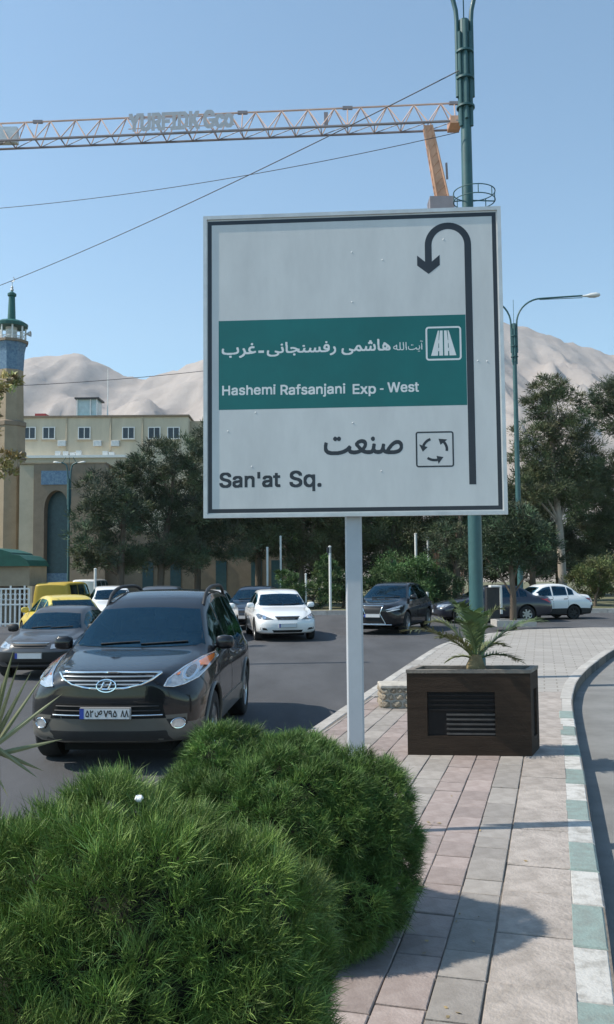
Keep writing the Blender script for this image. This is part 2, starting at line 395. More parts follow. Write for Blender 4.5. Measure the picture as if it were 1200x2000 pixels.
# ================================================================== SETTING
def structure(name, mb, mat, smooth=None): return tag(mb.build(name, mat, None, smooth), kind='structure')
structure('ground', MB().add([(-9000,-300,-0.22),(9000,-300,-0.22),(9000,9000,-0.22),(-9000,9000,-0.22)], [(0,1,2,3)]), 'dust')
structure('road', MB().add([(-70,-20,ROAD_Z),(60,-20,ROAD_Z),(60,70,ROAD_Z),(-70,70,ROAD_Z)], [(0,1,2,3)]), 'asphalt')

# --- traffic island: outlines in ground pixels
def flat(p): return Vector((p.x, p.y, 0))
RIGHT_PX = [(1200,1912),(1189,1817),(1176,1735),(1166,1672),(1157,1620),(1142,1512),(1135,1475),(1130,1452),(1123,1410),(1119,1380),(1118,1362),(1121,1345),(1127,1330),(1144,1309),(1170,1288),(1200,1267)]
right = [flat(G(*p)) for p in RIGHT_PX]
AX = (flat(G(1142,1512)) - flat(G(1200,1912))).normalized()
PERP = Vector((AX.y, -AX.x, 0))
right = [right[0] - AX * 6.0] + right + [Vector((9.6, 25.2, 0)), Vector((13.5, 29.5, 0)), Vector((20, 33.5, 0))]
LEFT0 = flat(G(604, 1424)); LEFT1 = flat(G(838, 1270))
ldir = (LEFT1 - LEFT0).normalized()
left = [LEFT0 - ldir * 12.5, LEFT0, LEFT1, flat(G(866, 1256)), flat(G(905, 1246)), flat(G(960, 1236))]
far = [flat(G(1030, 1229)), flat(G(1200, 1224)), Vector((20, 34.2, 0))]
def resample(pts, step):
    out = [pts[0].copy()]; acc = 0.0
    for a, b in zip(pts, pts[1:]):
        d = (b - a).length
        t = step - acc
        while t <= d:
            out.append(a + (b - a) * (t / d)); t += step
        acc = (acc + d) % step if d > 0 else acc
    return out
def smooth_line(pts, n=2):
    for _ in range(n):
        q = [pts[0]]
        for a, b in zip(pts, pts[1:]): q += [a * 0.75 + b * 0.25, a * 0.25 + b * 0.75]
        pts = q + [pts[-1]]
    return pts
right_s = smooth_line(right); left_s = smooth_line(left)
outline = right_s + far[::-1] + left_s[::-1]
island = structure('traffic_island', MB().prism([p[:2] for p in outline], ROAD_Z - 0.02, -0.010), 'joint')
far_poly = [p for p in outline]
# far paving sheet where the pieces can no longer be told apart
cut_y = 13.2
def clip_far(poly, yc):
    out = []
    for a, b in zip(poly, poly[1:] + poly[:1]):
        if a.y >= yc: out.append(a)
        if (a.y >= yc) != (b.y >= yc): out.append(a + (b - a) * ((yc - a.y) / (b.y - a.y)))
    return out
fp = clip_far(far_poly, cut_y)
structure('far_pavement', MB().prism([p[:2] for p in fp], -0.02, -0.002), 'far_paving')
# side road sheet right of the island
structure('side_road', MB().add([(p.x - .06, p.y, ROAD_Z + 0.004) for p in right_s] + [(40, 33.5, ROAD_Z + 0.004), (40, -8, ROAD_Z + 0.004)], [tuple(range(len(right_s) + 2))]), 'asphalt_pale')

# kerbs, block by block
def kerb(line, w, step, side, mat_of, parent, zt=0.0, gap=0.008):
    pts = resample(line, step)
    for i in range(len(pts) - 1):
        a, b = pts[i], pts[i + 1]; d = (b - a).normalized(); n = Vector((d.y, -d.x, 0)) * side
        dp = (pts[i] - pts[max(i - 1, 0)]); dn_ = (pts[min(i + 2, len(pts) - 1)] - b)
        a2 = a + d * gap * 0.5; b2 = b - d * gap * 0.5
        j = random.uniform(-0.006, 0.006); zz = zt + random.uniform(-0.004, 0.006)
        c = 0.014
        lo = [a2 + n * j, b2 + n * j, b2 + n * (j + w), a2 + n * (j + w)]
        ti = [a2 + n * (j + c) + d * c * .6, b2 + n * (j + c) - d * c * .6, b2 + n * (j + w - c) - d * c * .6, a2 + n * (j + w - c) + d * c * .6]
        mb = MB()
        v = [(p.x, p.y, ROAD_Z - 0.03) for p in lo] + [(p.x, p.y, zz - c) for p in lo] + [(p.x, p.y, zz) for p in ti]
        mb.add(v, [(8,9,10,11),(4,5,9,8),(5,6,10,9),(6,7,11,10),(7,4,8,11),(1,2,6,5),(2,3,7,6),(3,0,4,7)], 0)
        mb.add([v[0], v[1], v[4], v[5]], [(0,1,3,2)], 1)
        mats = mat_of(i, a)
        mb.build('kerb_stone', mats, parent)
KERB_W = 0.185
def right_mat(i, p):
    if p.y < 11.2: return [('kerb_white', 'kerb_green')[i % 2], 'kerb_shade']
    return ['kerb_plain', 'kerb_shade']
kerb(right_s, KERB_W, 0.575, -1, right_mat, island)
kerb(left_s, 0.17, 0.575, 1, lambda i, p: ['kerb_plain', 'kerb_plain'], island)

# pavers: rows along the island axis, counted from the kerb's inner edge
K0 = flat(G(1130, 1912))
def strip_point(s, t): return K0 + AX * s - PERP * t      # t runs to the left of the kerb
piece_cache = {}
def paver_mesh(l, w, mat):
    key = (round(l, 3), round(w, 3), mat)
    if key not in piece_cache:
        mb = MB(); c = 0.004
        x, y = l / 2 - 0.005, w / 2 - 0.0035
        lo = [(-x,-y,-0.03),(x,-y,-0.03),(x,y,-0.03),(-x,y,-0.03)]; md = [(-x,-y,-c),(x,-y,-c),(x,y,-c),(-x,y,-c)]
        tp = [(-x+c,-y+c,0),(x-c,-y+c,0),(x-c,y-c,0),(-x+c,y-c,0)]
        mb.add(lo + md + tp, [(8,9,10,11),(4,5,9,8),(5,6,10,9),(6,7,11,10),(7,4,8,11),(0,1,5,4),(1,2,6,5),(2,3,7,6),(3,0,4,7)])
        me = mb.mesh('paver'); me.materials.append(MATS[mat]); piece_cache[key] = me
    return piece_cache[key]
ang = math.atan2(AX.y, AX.x)
def left_edge_x(y):
    q = LEFT0 + ldir * ((y - LEFT0.y) / ldir.y); return q.x
def lay(name, s0, s1, t0, t1, mat):
    c = strip_point((s0 + s1) / 2, (t0 + t1) / 2)
    lim = left_edge_x(c.y) + 0.178 / math.cos(math.atan2(ldir.x, ldir.y))
    if strip_point((s0 + s1) / 2, t1).x < lim:
        if t1 - t0 > .05: lay(name, s0, s1, t0, t0 + (t1 - t0) * (.5 if t1 - t0 > .2 else .6), mat)
        return
    if c.y > cut_y - 0.02 or c.y < 1.9: return
    o = bpy.data.objects.new(name, paver_mesh(s1 - s0, t1 - t0, mat)); COL.objects.link(o); o.parent = island
    o.location = (c.x, c.y, random.uniform(-0.005, 0.003))
    o.rotation_euler = (random.uniform(-.012, .012), random.uniform(-.010, .010), ang + random.uniform(-.008, .008))
SLAB = 0.40
s = -2.0; k = 0
while s < 10.2:
    l = (0.62, 0.45, 0.80, 0.58)[k % 4]; lay('slab', s, s + l, 0.004, SLAB, 'slab'); s += l; k += 1
CW = 0.228
ncol = 12
for c in range(ncol):
    t0 = SLAB + 0.004 + c * CW
    mat = ['tile_grey', 'tile_pink', 'tile_pink', 'tile_grey', 'tile_grey', 'tile_pink', 'tile_pink', 'tile_grey', 'tile_grey', 'tile_pink', 'tile_grey', 'tile_grey'][c]
    s = -2.3 + random.uniform(0, 0.4)
    while s < 10.2:
        l = random.choice((0.40, 0.23, 0.30, 0.23, 0.40))
        lay('paver', s, s + l, t0, t0 + CW, mat); s += l
# filler between the last row and the left kerb stays sand joint; bend by the right kerb: wider slabs
c0 = G(1110, 1385)

# --- garden square across the road
garden_y = 41.0
structure('garden_ground', MB().prism([(-60, garden_y + 3), (-9.0, garden_y + 1.0), (-3.0, garden_y), (4.0, garden_y - 0.3), (9, garden_y), (60, garden_y - 4), (60, 130), (-60, 130)], -0.24, -0.02), 'garden_soil')
gk = [Vector((-30, garden_y + 1.95, 0)), Vector((-9.0, garden_y + 0.97, 0)), Vector((-3.0, garden_y - .03, 0)), Vector((4.0, garden_y - 0.33, 0)), Vector((9, garden_y - .03, 0)), Vector((30, garden_y - 1.7, 0))]
gpts = resample(gk, 1.0); gkerb = tag(bpy.data.objects.new('garden_kerb', None), kind='structure'); COL.objects.link(gkerb)
for a, b in zip(gpts, gpts[1:]):
    d = (b - a).normalized(); n = Vector((d.y, -d.x, 0)) * 0.2
    MB().prism([p[:2] for p in (a + d * .01, b - d * .01, b - d * .01 + n, a + d * .01 + n)], -0.2, 0.03).build('kerb_stone', 'kerb_plain', gkerb)

# --- mountains
RIDGE = [(-900,640),(-500,600),(-250,660),(-60,712),(20,692),(60,688),(105,682),(140,680),(165,686),(200,704),(240,726),(275,733),(300,729),(340,716),(390,697),(450,674),(520,640),(620,596),(720,572),(800,566),(880,582),(960,612),(1010,627),(1050,640),(1100,659),(1150,674),(1200,690),(1330,712),(1500,690),(1800,640),(2100,680)]
rx = np.array([p[0] for p in RIDGE], float); ry = np.array([p[1] for p in RIDGE], float)
def vnoise(x, y, seed):
    r = np.random.default_rng(seed); T = r.random((64, 64)); xi = np.floor(x).astype(int); yi = np.floor(y).astype(int)
    fx = x - xi; fy = y - yi; fx = fx * fx * (3 - 2 * fx); fy = fy * fy * (3 - 2 * fy)
    g = lambda a, b: T[a % 64, b % 64]
    return (g(xi, yi) * (1 - fx) + g(xi + 1, yi) * fx) * (1 - fy) + (g(xi, yi + 1) * (1 - fx) + g(xi + 1, yi + 1) * fx) * fy
def mountain(name, Yc, Y0, Y1, xs_px, prof, seed, amp):
    nu, nv = 360, 90
    pxs = np.linspace(xs_px[0], xs_px[1], nu); ys = np.concatenate([np.linspace(Y0, Yc, 64), np.linspace(Yc, Y1, 27)[1:]])
    U, Yg = np.meshgrid(pxs, ys); X = (U - 600) / F_PX * Yc
    crest = (HORIZON - np.interp(U, rx, prof)) / F_PX * Yc + CAM_Z
    t = np.where(Yg < Yc, (Yg - Y0) / (Yc - Y0), 1 - 0.8 * (Yg - Yc) / (Y1 - Yc)); t = np.clip(t, 0, 1)
    base = np.where(Yg < Yc, t ** 1.25, t)
    wx = X + 120 * (vnoise(X / 500, Yg / 500, seed + 5) - .5)
    n1 = 1 - np.abs(2 * vnoise(wx / 260, Yg / 700, seed) - 1); n2 = 1 - np.abs(2 * vnoise(wx / 110, Yg / 330, seed + 1) - 1); n3 = 1 - np.abs(2 * vnoise(wx / 45, Yg / 120, seed + 2) - 1)
    n4 = vnoise(wx / 18, Yg / 30, seed + 3)
    er = (n1 * 0.55 + n2 * 0.32 + n3 * 0.12 + n4 * .03 - 0.55) * amp
    win = np.clip(1 - t, 0, 1) ** 0.75 * np.clip(t * 4, 0, 1)
    Z = base * crest + er * win + (n3 + n4 - 1) * amp * .02
    V = np.stack([X, Yg, Z - 3], -1).reshape(-1, 3)
    i = np.arange(len(ys) - 1)[:, None] * nu + np.arange(nu - 1)[None, :]
    Fc = np.stack([i, i + 1, i + nu + 1, i + nu], -1).reshape(-1, 4)
    me = quads_mesh(name, V, Fc); me.shade_smooth()
    return tag(link(name, me, 'mountain'), kind='structure')
mountain('mountains', 3000, 1300, 3900, (-1000, 2200), ry, 3, 420)

# ================================================================== ROAD SIGN
SB = G(698, 1625)                       # foot of the post
SYAW = math.radians(-3.6)               # right edge a little nearer
sign = thing('road_sign', 'large white direction sign with green panel and U-turn arrow on grey post', 'road sign', (SB.x, SB.y, 0), SYAW)
sx = Vector((math.cos(SYAW), math.sin(SYAW), 0)); sn = Vector((math.sin(SYAW), -math.cos(SYAW), 0))   # along, towards viewer
FACE = 0.075
def S(px, py):
    d = ray(px, py); o = SB + sn * FACE
    t = (o - CAM).dot(sn) / d.dot(sn); q = CAM + d * t
    return ((q - SB).dot(sx), q.z)
def sfn(off): return lambda u, v: Vector((u, -FACE - off, v))
tl, tr, br, bl = S(397, 421), S(977, 406), S(993, 1003), S(399, 1014)
U0 = (tl[0] + bl[0]) / 2; U1 = (tr[0] + br[0]) / 2; V1 = (tl[1] + tr[1]) / 2; V0 = (bl[1] + br[1]) / 2
# picture quad -> true rectangle, so that print keeps its place on the board
def SR(px, py):
    u, v = S(px, py)
    tv = (v - V0) / (V1 - V0); l = bl[0] + (tl[0] - bl[0]) * tv; r = br[0] + (tr[0] - br[0]) * tv
    tu = (u - l) / (r - l)
    b = bl[1] + (br[1] - bl[1]) * tu; t_ = tl[1] + (tr[1] - tl[1]) * tu
    return (U0 + (U1 - U0) * tu, V0 + (V1 - V0) * (v - b) / (t_ - b))
pw = 0.062
MB().cbox(-pw, pw, -0.03, 0.03, -0.02, V0 + 0.3, 0.013).build('post', 'post_paint', sign, world=False)
for zz in (V0 + 0.25, (V0 + V1) / 2, V1 - 0.25):
    MB().box(U0 + .02, U1 - .02, -0.052, -0.03, zz - 0.025, zz + 0.025).build('back_rail', 'aluminium', sign, world=False)
MB().box(-pw, pw, -0.0285, 0.0285, V0 + 0.301, V1 - 0.1).build('upper_post', 'post_paint', sign, world=False)
MB().box(U0 + 0.004, U1 - 0.004, -FACE, -0.0535, V0 + 0.004, V1 - 0.004).build('panel', 'sign_white', sign, world=False)
# aluminium rim, four profiles
fw = 0.028
for n_, (a, b, c, d) in {'l': (U0, U0 + fw, V0, V1), 'r': (U1 - fw, U1, V0, V1), 't': (U0 + fw, U1 - fw, V1 - fw, V1), 'b': (U0 + fw, U1 - fw, V0, V0 + fw)}.items():
    MB().box(a, b, -FACE - 0.012, -0.045, c, d).build('frame', 'aluminium', sign, world=False)
def srect(a, b, c, d, off, name, mat):
    MB().add([Vector((a, -FACE - off, c)), Vector((b, -FACE - off, c)), Vector((b, -FACE - off, d)), Vector((a, -FACE - off, d))], [(0,1,2,3)]).build(name, mat, sign, world=False)
# dark border line
bi = SR(402, 426); bj = SR(988, 998); bx0 = U0 + 0.033; bx1 = U1 - 0.036; bz0 = V0 + 0.036; bz1 = V1 - 0.040; bw = 0.030
mb = MB(); yb = -FACE - 0.0003
for (a, b, c, d) in ((bx0, bx0 + bw, bz0, bz1), (bx1 - bw, bx1, bz0, bz1), (bx0 + bw, bx1 - bw, bz1 - bw, bz1), (bx0 + bw, bx1 - bw, bz0, bz0 + bw)):
    mb.add([(a, yb, c), (b, yb, c), (b, yb, d), (a, yb, d)], [(0,1,2,3)])
mb.build('border', 'sign_dark', sign, world=False)
g0 = SR(428, 801); g1 = SR(909, 615)
srect(g0[0], g1[0], g0[1], g1[1], 0.0003, 'green_panel', 'sign_green')
CELL = 0.0022
def sign_text(txt, x0, y0, x1, y1, mat, bold, off=0.0006, name='lettering', shear=0.0):
    a = SR(x0, y1); b = SR(x1, y0)
    flat_build(fill_mesh(contours(txt, shear), (a[0], b[0], a[1], b[1]), CELL, bold), name, mat, sign, sfn(off))
sign_text('Hashemi', 434, 750, 539, 773, 'sign_print', 0.0036)
sign_text('Rafsanjani', 548, 748, 675, 777, 'sign_print', 0.0036)
sign_text('Exp', 689, 749, 735, 775, 'sign_print', 0.0036)
sign_text('-', 742, 758, 750, 762, 'sign_print', 0.0015)
sign_text('West', 757, 745, 819, 767, 'sign_print', 0.0036)
sign_text(shape_ar('غرب'), 433, 669, 501, 700, 'sign_print', 0.0036)
sign_text('-', 505, 684, 516, 689, 'sign_print', 0.001)
sign_text(shape_ar('رفسنجانی'), 521, 665, 657, 697, 'sign_print', 0.0036)
sign_text(shape_ar('هاشمی'), 667, 661, 763, 694, 'sign_print', 0.0036)
sign_text(shape_ar('الله'), 768, 668, 795, 685, 'sign_print', 0.0018)
sign_text(shape_ar('آیت'), 797, 665, 827, 688, 'sign_print', 0.0018)
sign_text(shape_ar('صنعت'), 633, 850, 788, 890, 'sign_dark', 0.0055)
sign_text("San'at", 429, 921, 549, 955, 'sign_dark', 0.0062)
sign_text('Sq.', 566, 918, 629, 961, 'sign_dark', 0.0062)
# outlines drawn as strips in the (u,v) plane
def strip(pts, w, closed=False):
    pts = [Vector((p[0], p[1], 0)) for p in pts]; n = len(pts); L_, R_ = [], []
    for i in range(n):
        a = pts[i - 1] if (closed or i > 0) else pts[i]; b = pts[(i + 1) % n] if (closed or i < n - 1) else pts[i]
        d1 = (pts[i] - a).normalized() if (pts[i] - a).length > 0 else (b - pts[i]).normalized(); d2 = (b - pts[i]).normalized() if (b - pts[i]).length > 0 else d1
        nn = Vector((-(d1 + d2).y, (d1 + d2).x, 0)).normalized(); c = max(0.35, nn.dot(Vector((-d1.y, d1.x, 0))))
        L_.append(pts[i] + nn * w / 2 / c); R_.append(pts[i] - nn * w / 2 / c)
    mb = MB()
    for i in range(n if closed else n - 1):
        j = (i + 1) % n; mb.add([L_[i], L_[j], R_[j], R_[i]], [(0,1,2,3)])
    return mb
def rrect(a, b, r, n=5):
    (x0, y0), (x1, y1) = a, b; out = []
    for cx, cy, s0 in ((x1 - r, y1 - r, 0), (x0 + r, y1 - r, 90), (x0 + r, y0 + r, 180), (x1 - r, y0 + r, 270)):
        for k in range(n + 1): t = math.radians(s0 + 90 * k / n); out.append((cx + r * math.cos(t), cy + r * math.sin(t)))
    return out
# U-turn arrow
e0 = SR(923, 945); e1 = SR(915, 500); q = SR(834, 495)
ub = (SR(923, 945)[0] + SR(912, 500)[0]) / 2 + 0.006; ua = SR(836, 480)[0]; vb = SR(875, 505)[1]; R_ = (ub - ua) / 2; vt = SR(875, 441)[1] - R_ - 0.006
pts = [(ub, SR(923, 945)[1])] + [(ub, vt)] + [((ub + ua) / 2 + R_ * math.cos(t), vt + R_ * math.sin(t)) for t in np.linspace(0, math.pi, 25)[1:]] + [(ua, SR(836, 512)[1])]
flat_build(strip(pts, 0.050), 'uturn_arrow', 'sign_dark', sign, sfn(0.0005))
ah = 0.083; at_ = SR(812, 500)[1]; ab = SR(836, 536)[1]; an = SR(836, 512)[1]
flat_build(MB().add([(ua - ah, at_, 0), (ua - 0.025, an, 0), (ua + 0.025, an, 0), (ua + ah, at_, 0), (ua + ah, ab + 0.065, 0), (ua, ab, 0), (ua - ah, ab + 0.065, 0)], [(0,1,2,5,6),(2,3,4,5)]), 'arrowhead', 'sign_dark', sign, sfn(0.0007))
# motorway symbol
a = SR(834, 703); b = SR(899, 639)
flat_build(strip(rrect(a, b, 0.018), 0.013, True), 'symbol_frame', 'sign_print', sign, sfn(0.0006))
cu_ = (a[0] + b[0]) / 2; w_ = b[0] - a[0]; h_ = b[1] - a[1]
def rel(x, y): return (a[0] + x * w_, a[1] + y * h_, 0)
for sgn in (-1, 1):
    f_ = lambda x, y: rel(0.5 + sgn * x, y)
    flat_build(MB().add([f_(.02, .12), f_(.02, .90), f_(.10, .90), f_(.13, .60), f_(.13, .12)], [(0,1,2,3,4)]).add([f_(.17, .12), f_(.125, .90), f_(.16, .90), f_(.37, .12)], [(0,1,2,3)])
               .add([f_(.13, .50), f_(.13, .60), f_(.15, .60), f_(.16, .50)], [(0,1,2,3)]).add([f_(.13, .26), f_(.13, .36), f_(.17, .36), f_(.17, .26)], [(0,1,2,3)]), 'motorway_symbol', 'sign_print', sign, sfn(0.0006))
# roundabout symbol
a2 = SR(815, 911); b2 = SR(885, 843)
flat_build(strip(rrect(a2, b2, 0.014), 0.011, True), 'symbol_frame', 'sign_dark', sign, sfn(0.0005))
cc = ((a2[0] + b2[0]) / 2, (a2[1] + b2[1]) / 2); rr = (b2[0] - a2[0]) * 0.30
for c_ in (20, 140, 262):
    arc = [(cc[0] + rr * math.cos(math.radians(t)) * 1.1, cc[1] + rr * math.sin(math.radians(t))) for t in np.linspace(c_ - 30, c_ + 20, 8)]
    mb = strip(arc, 0.019); t = math.radians(c_ + 20); tip = math.radians(c_ + 52)
    P_ = lambda r, t: (cc[0] + r * math.cos(t) * 1.1, cc[1] + r * math.sin(t), 0)
    mb.add([P_(rr + 0.030, t), P_(rr * 1.02, tip), P_(rr - 0.030, t)], [(0,1,2)])
    flat_build(mb, 'roundabout_arrow', 'sign_dark', sign, sfn(0.0005))
# dents and rivets
riv = MB(); riv.lathe([(0.0, -0.003), (0.005, -0.002), (0.008, 0.001)], n=10, axis='y'); rm = riv.mesh('rivet', 40); rm.materials.append(MATS['sign_white'])
for (x, y) in ((687, 493), (747, 508), (866, 469), (688, 590), (500, 806), (690, 826), (746, 920), (493, 912), (446, 843), (952, 706), (934, 705)):
    o = bpy.data.objects.new('rivet', rm); COL.objects.link(o); o.parent = sign; u, v = SR(x, y); o.location = (u, -FACE, v)

# ================================================================== STREET LAMPS
def lamp_post(base, top_z, group, label, reach=2.9, rad=0.125, hoop=None, yaw=0.0, with_hoop=False, ls=1.0):
    t = thing('street_lamp', label, 'street lamp', base, yaw, group)
    H = top_z - base[2]
    s0 = H - 1.9; s1 = H - 0.25
    MB().tube([(0, 0, 0), (0, 0, H * .5), (0, 0, H)], [rad, rad * .86, rad * .68], 20).build('pole', 'lamp_green', t, 40, world=False)
    MB().lathe([(rad * 2.3, -.02), (rad * 2.3, .025), (rad * 1.15, .03), (rad * 1.1, .35), (rad, .36)], n=20).build('base_plate', 'lamp_green', t, 40, world=False)
    for k in range(6):
        a = math.radians(60 * k + 30); c = (math.cos(a) * rad * .84, math.sin(a) * rad * .84)
        MB().tube([(c[0], c[1], s0 - (0.12 if k % 2 else 0)), (c[0], c[1], s1 + (0.0 if k in (0, 2, 3, 5) else .2))], 0.034, 8).build('sleeve_tube', 'lamp_green', t, 40, world=False)
    for zz in (s0 + .25, s0 + .78, s0 + 1.28):
        MB().lathe([(rad * .9, -.018), (rad * 1.30, -.018), (rad * 1.30, .018), (rad * .9, .018)], c=(0, 0, zz), n=20).build('clamp_ring', 'lamp_green', t, 30, world=False)
    for sg in (-1, 1):
        x0 = sg * rad * 1.02
        pts = [(x0, 0, s1 - 1.2), (x0, 0, s1 + .25)] + [(x0 + sg * reach * .40 * (1 - math.cos(q)), 0, s1 + .25 + (1.25 if reach > 1 else .8) * math.sin(q)) for q in np.linspace(.15, math.pi / 2, 9)]
        ex, ez = pts[-1][0], pts[-1][2]
        pts += [(ex + sg * reach * .35, 0, ez + .07), (ex + sg * reach * .62, 0, ez + .12)]
        MB().tube(pts, 0.042, 10).build('arm', 'lamp_green', t, 40, world=False)
        MB().tube([(x0 + sg * reach * .36, 0, s1 + 1.44), (ex + sg * reach * .62, 0, ez + .02)], 0.018, 8).build('brace', 'lamp_green', t, 40, world=False)
        hx = ex + sg * reach * .60
        hd = MB(); prof = [(a_ * ls, b_ * ls, c_ * ls) for a_, b_, c_ in ((0, .02, .02), (.10, .06, .05), (.28, .075, .065), (.45, .15, .12), (.70, .17, .14), (.88, .12, .10), (.95, .03, .03))]
        n = 12
        for (dx, ry_, rz_) in prof:
            hd.v += [Vector((hx + sg * dx, ry_ * math.cos(2 * math.pi * j / n), ez + .12 + dx * .06 - .03 + rz_ * (math.sin(2 * math.pi * j / n)) * (1 if math.sin(2 * math.pi * j / n) > 0 else .8))) for j in range(n)]
        for i in range(len(prof) - 1):
            for j in range(n): hd.f.append((i * n + j, i * n + (j + 1) % n, (i + 1) * n + (j + 1) % n, (i + 1) * n + j)); hd.m.append(0)
        hd.build('luminaire', 'lamp_shell', t, 60, world=False)
    MB().tube([(0, 0, H), (0, 0, H + 1.2)], 0.012, 6).build('spike', 'lamp_green', t, world=False)
    if with_hoop:
        zc = hoop; R = .37
        hp = []
        for dz in (0, .16):
            MB().tube([(0.12 + R * math.cos(q), R * math.sin(q), zc + dz) for q in np.linspace(0, 2 * math.pi, 33)], .010, 6).build('hoop', 'lamp_green', t, 40, world=False)
        for q in np.linspace(0, 2 * math.pi, 9)[:-1]:
            x, y = .12 + R * math.cos(q), R * math.sin(q)
            MB().tube([(x, y, zc), (x, y, zc + .16)], .009, 6).build('hoop_bar', 'lamp_green', t, world=False)
        MB().tube([(0, 0, zc + .02), (.12 + R, 0, zc)], .012, 6).build('hoop_bracket', 'lamp_green', t, world=False)
        MB().tube([(0, 0, zc + .02), (.12 - R, 0, zc)], .012, 6).build('hoop_bracket', 'lamp_green', t, world=False)
    return t
LB = G(934, 1324)
ltop = P(913, 40, LB.y).z
lamp_post((LB.x, LB.y, -0.01), ltop, 'street lamps', 'tall green steel lamp post rising behind the wooden planter', rad=0.128, hoop=P(925, 392, LB.y).z, with_hoop=True)
L2 = P(1004, 640, 42.0)
lamp_post((L2.x, 42.0, -0.03), L2.z + .2, 'street lamps', 'slim green lamp post with white lamp head rising among the garden pines', rad=0.14, reach=3.2)
L3 = P(136, 900, 48.0)
lamp_post((L3.x, 48.0, -0.03), L3.z - 1.0, 'street lamps', 'thin green double lamp post before the mosque portal', rad=0.075, reach=0.35, ls=.5)

# overhead cables
def cable(p, q, sag, r, label):
    pts = [p.lerp(q, t) - Vector((0, 0, sag * 4 * t * (1 - t))) for t in np.linspace(0, 1, 25)]
    o = MB().tube(pts, r, 5).build('overhead_cable', 'cable'); tag(o, label, 'cable', 'overhead cables')
ca = P(897, 138, LB.y - .1); cl = ca.z
y1 = (cl - CAM_Z) / ((HORIZON + 5 - 548) / F_PX)
cb = P(0, 548, y1); e = cb - ca; pole1 = ca + e * 1.25
cable(ca, pole1, 0.25, 0.011, 'thick overhead cable crossing the crane jib down to the left')
cc2 = P(897, 258, LB.y - .1); y2 = (cc2.z - CAM_Z) / ((HORIZON + 5 - 398) / F_PX)
cd2 = P(0, 398, y2); pole2 = cc2 + (cd2 - cc2) * 1.15
cable(cc2, pole2, 0.22, 0.007, 'thin faint overhead cable below the crane jib')
w1 = P(-60, 757, 46); w2 = P(400, 703, 46); w3 = P(692, 684, 46)
cable(w1, w3, 0.35, 0.016, 'thin wire strung in front of the mountain and flat roof')
for p_, lab in ((pole1, 'grey steel utility pole far end of thick cable'), (pole2, 'grey steel utility pole far end of thin cable'), (w1, 'grey utility pole beside the minaret carrying the mountain wire'), (w3, 'grey utility pole behind the big sign carrying the mountain wire')):
    o = MB().tube([(p_.x, p_.y, ROAD_Z), (p_.x, p_.y, p_.z + .3)], [.12, .08], 12).build('utility_pole', 'aluminium', None, 40); tag(o, lab, 'pole', 'utility poles')

# ================================================================== TOWER CRANE
crane_d = 52.0
A0 = P(0, 275, 52.0); A1 = P(890, 236, 50.1); jz = (A0.z + A1.z) / 2
A0.z = A1.z = jz
jd = (A1 - A0); jd.z = 0; jlen = jd.length; jd.normalize(); jn = Vector((-jd.y, jd.x, 0))     # away from the viewer
A0 = A0 - jd * 9.0; jlen += 9.0
base_x = P(870, 1100, 50.4)
crane = thing('tower_crane', 'tower crane with pale latticed jib, orange mast head and company lettering', 'crane', (base_x.x, 51.0, -0.02))
JW = 1.05; JH = 1.38
def J(s_, w, h): return A0 + jd * s_ + jn * w + Vector((0, 0, h))
MB().tube([J(0, 0, 0), J(jlen + .15, 0, 0)], .085, 6).build('lower_chord', 'crane_grey', crane)
MB().tube([J(0, JW, 0), J(jlen + .15, JW, 0)], .075, 6).build('lower_chord', 'crane_grey', crane)
MB().tube([J(0, JW / 2, JH), J(jlen - .2, JW / 2, JH)], .06, 6).build('upper_chord', 'crane_pale', crane)
sec = 213 / F_PX * 51.2; nb = 4
# section joints counted from the tip
k = 0; s_ = jlen
while s_ > 0.5:
    l = sec / nb
    a, b = s_, max(s_ - l, 0)
    m_ = (a + b) / 2
    for w in (0, JW):
        MB().tube([J(a, w, 0), J(m_, JW / 2, JH)], .036, 5).tube([J(m_, JW / 2, JH), J(b, w, 0)], .036, 5).build('jib_brace', 'crane_pale', crane)
    MB().tube([J(a, 0, 0), J(a, JW, 0)], .03, 5).tube([J(a, 0, 0), J(b, JW, 0)], .028, 5).build('jib_cross_tie', 'crane_grey', crane)
    if k % nb == 0:
        MB().tube([J(a, 0, 0), J(a, JW / 2, JH)], .04, 5).build('jib_post', 'crane_pale', crane)
        MB().box(-.3, .3, -.08, .08, -.09, .09).build('jib_joint', 'crane_grey', crane, world=False).location = J(a, JW / 2, JH) - crane.location
    s_ -= l; k += 1
def jib_at(px): return (px - 0) / 890 * (jlen - 9.0) + 9.0
MB().box(-.35, .35, -.6, .6, -.25, .2).build('tip_pulley', 'crane_orange', crane, world=False).location = J(jlen, JW / 2, .1) - crane.location
MB().box(-.12, .12, -.1, .1, -.75, .1).build('hoist_motor', 'crane_grey', crane, world=False).location = J(jib_at(643), JW / 2, JH - .35) - crane.location
MB().box(-1.2, .35, -.2, .2, 0, 1.0).build('control_box', 'aluminium', crane, world=False).location = J(jib_at(18), JW / 2, .05) - crane.location
# lettering standing on the jib
lx0, lx1 = jib_at(258), jib_at(466)
fm = fill_mesh(contours('YURFIDK Gco'), (lx0, lx1, .12, 1.34), 0.03, 0.085)
org = crane.location
flat_build(fm, 'lettering', 'letter_white', crane, lambda u, v: J(u, -.10, v) - org)
MB().tube([J(lx0, -.06, .95), J(lx1, -.06, .95)], .03, 5).tube([J(lx0, -.06, .35), J(lx1, -.06, .35)], .03, 5).build('letter_rail', 'crane_pale', crane)
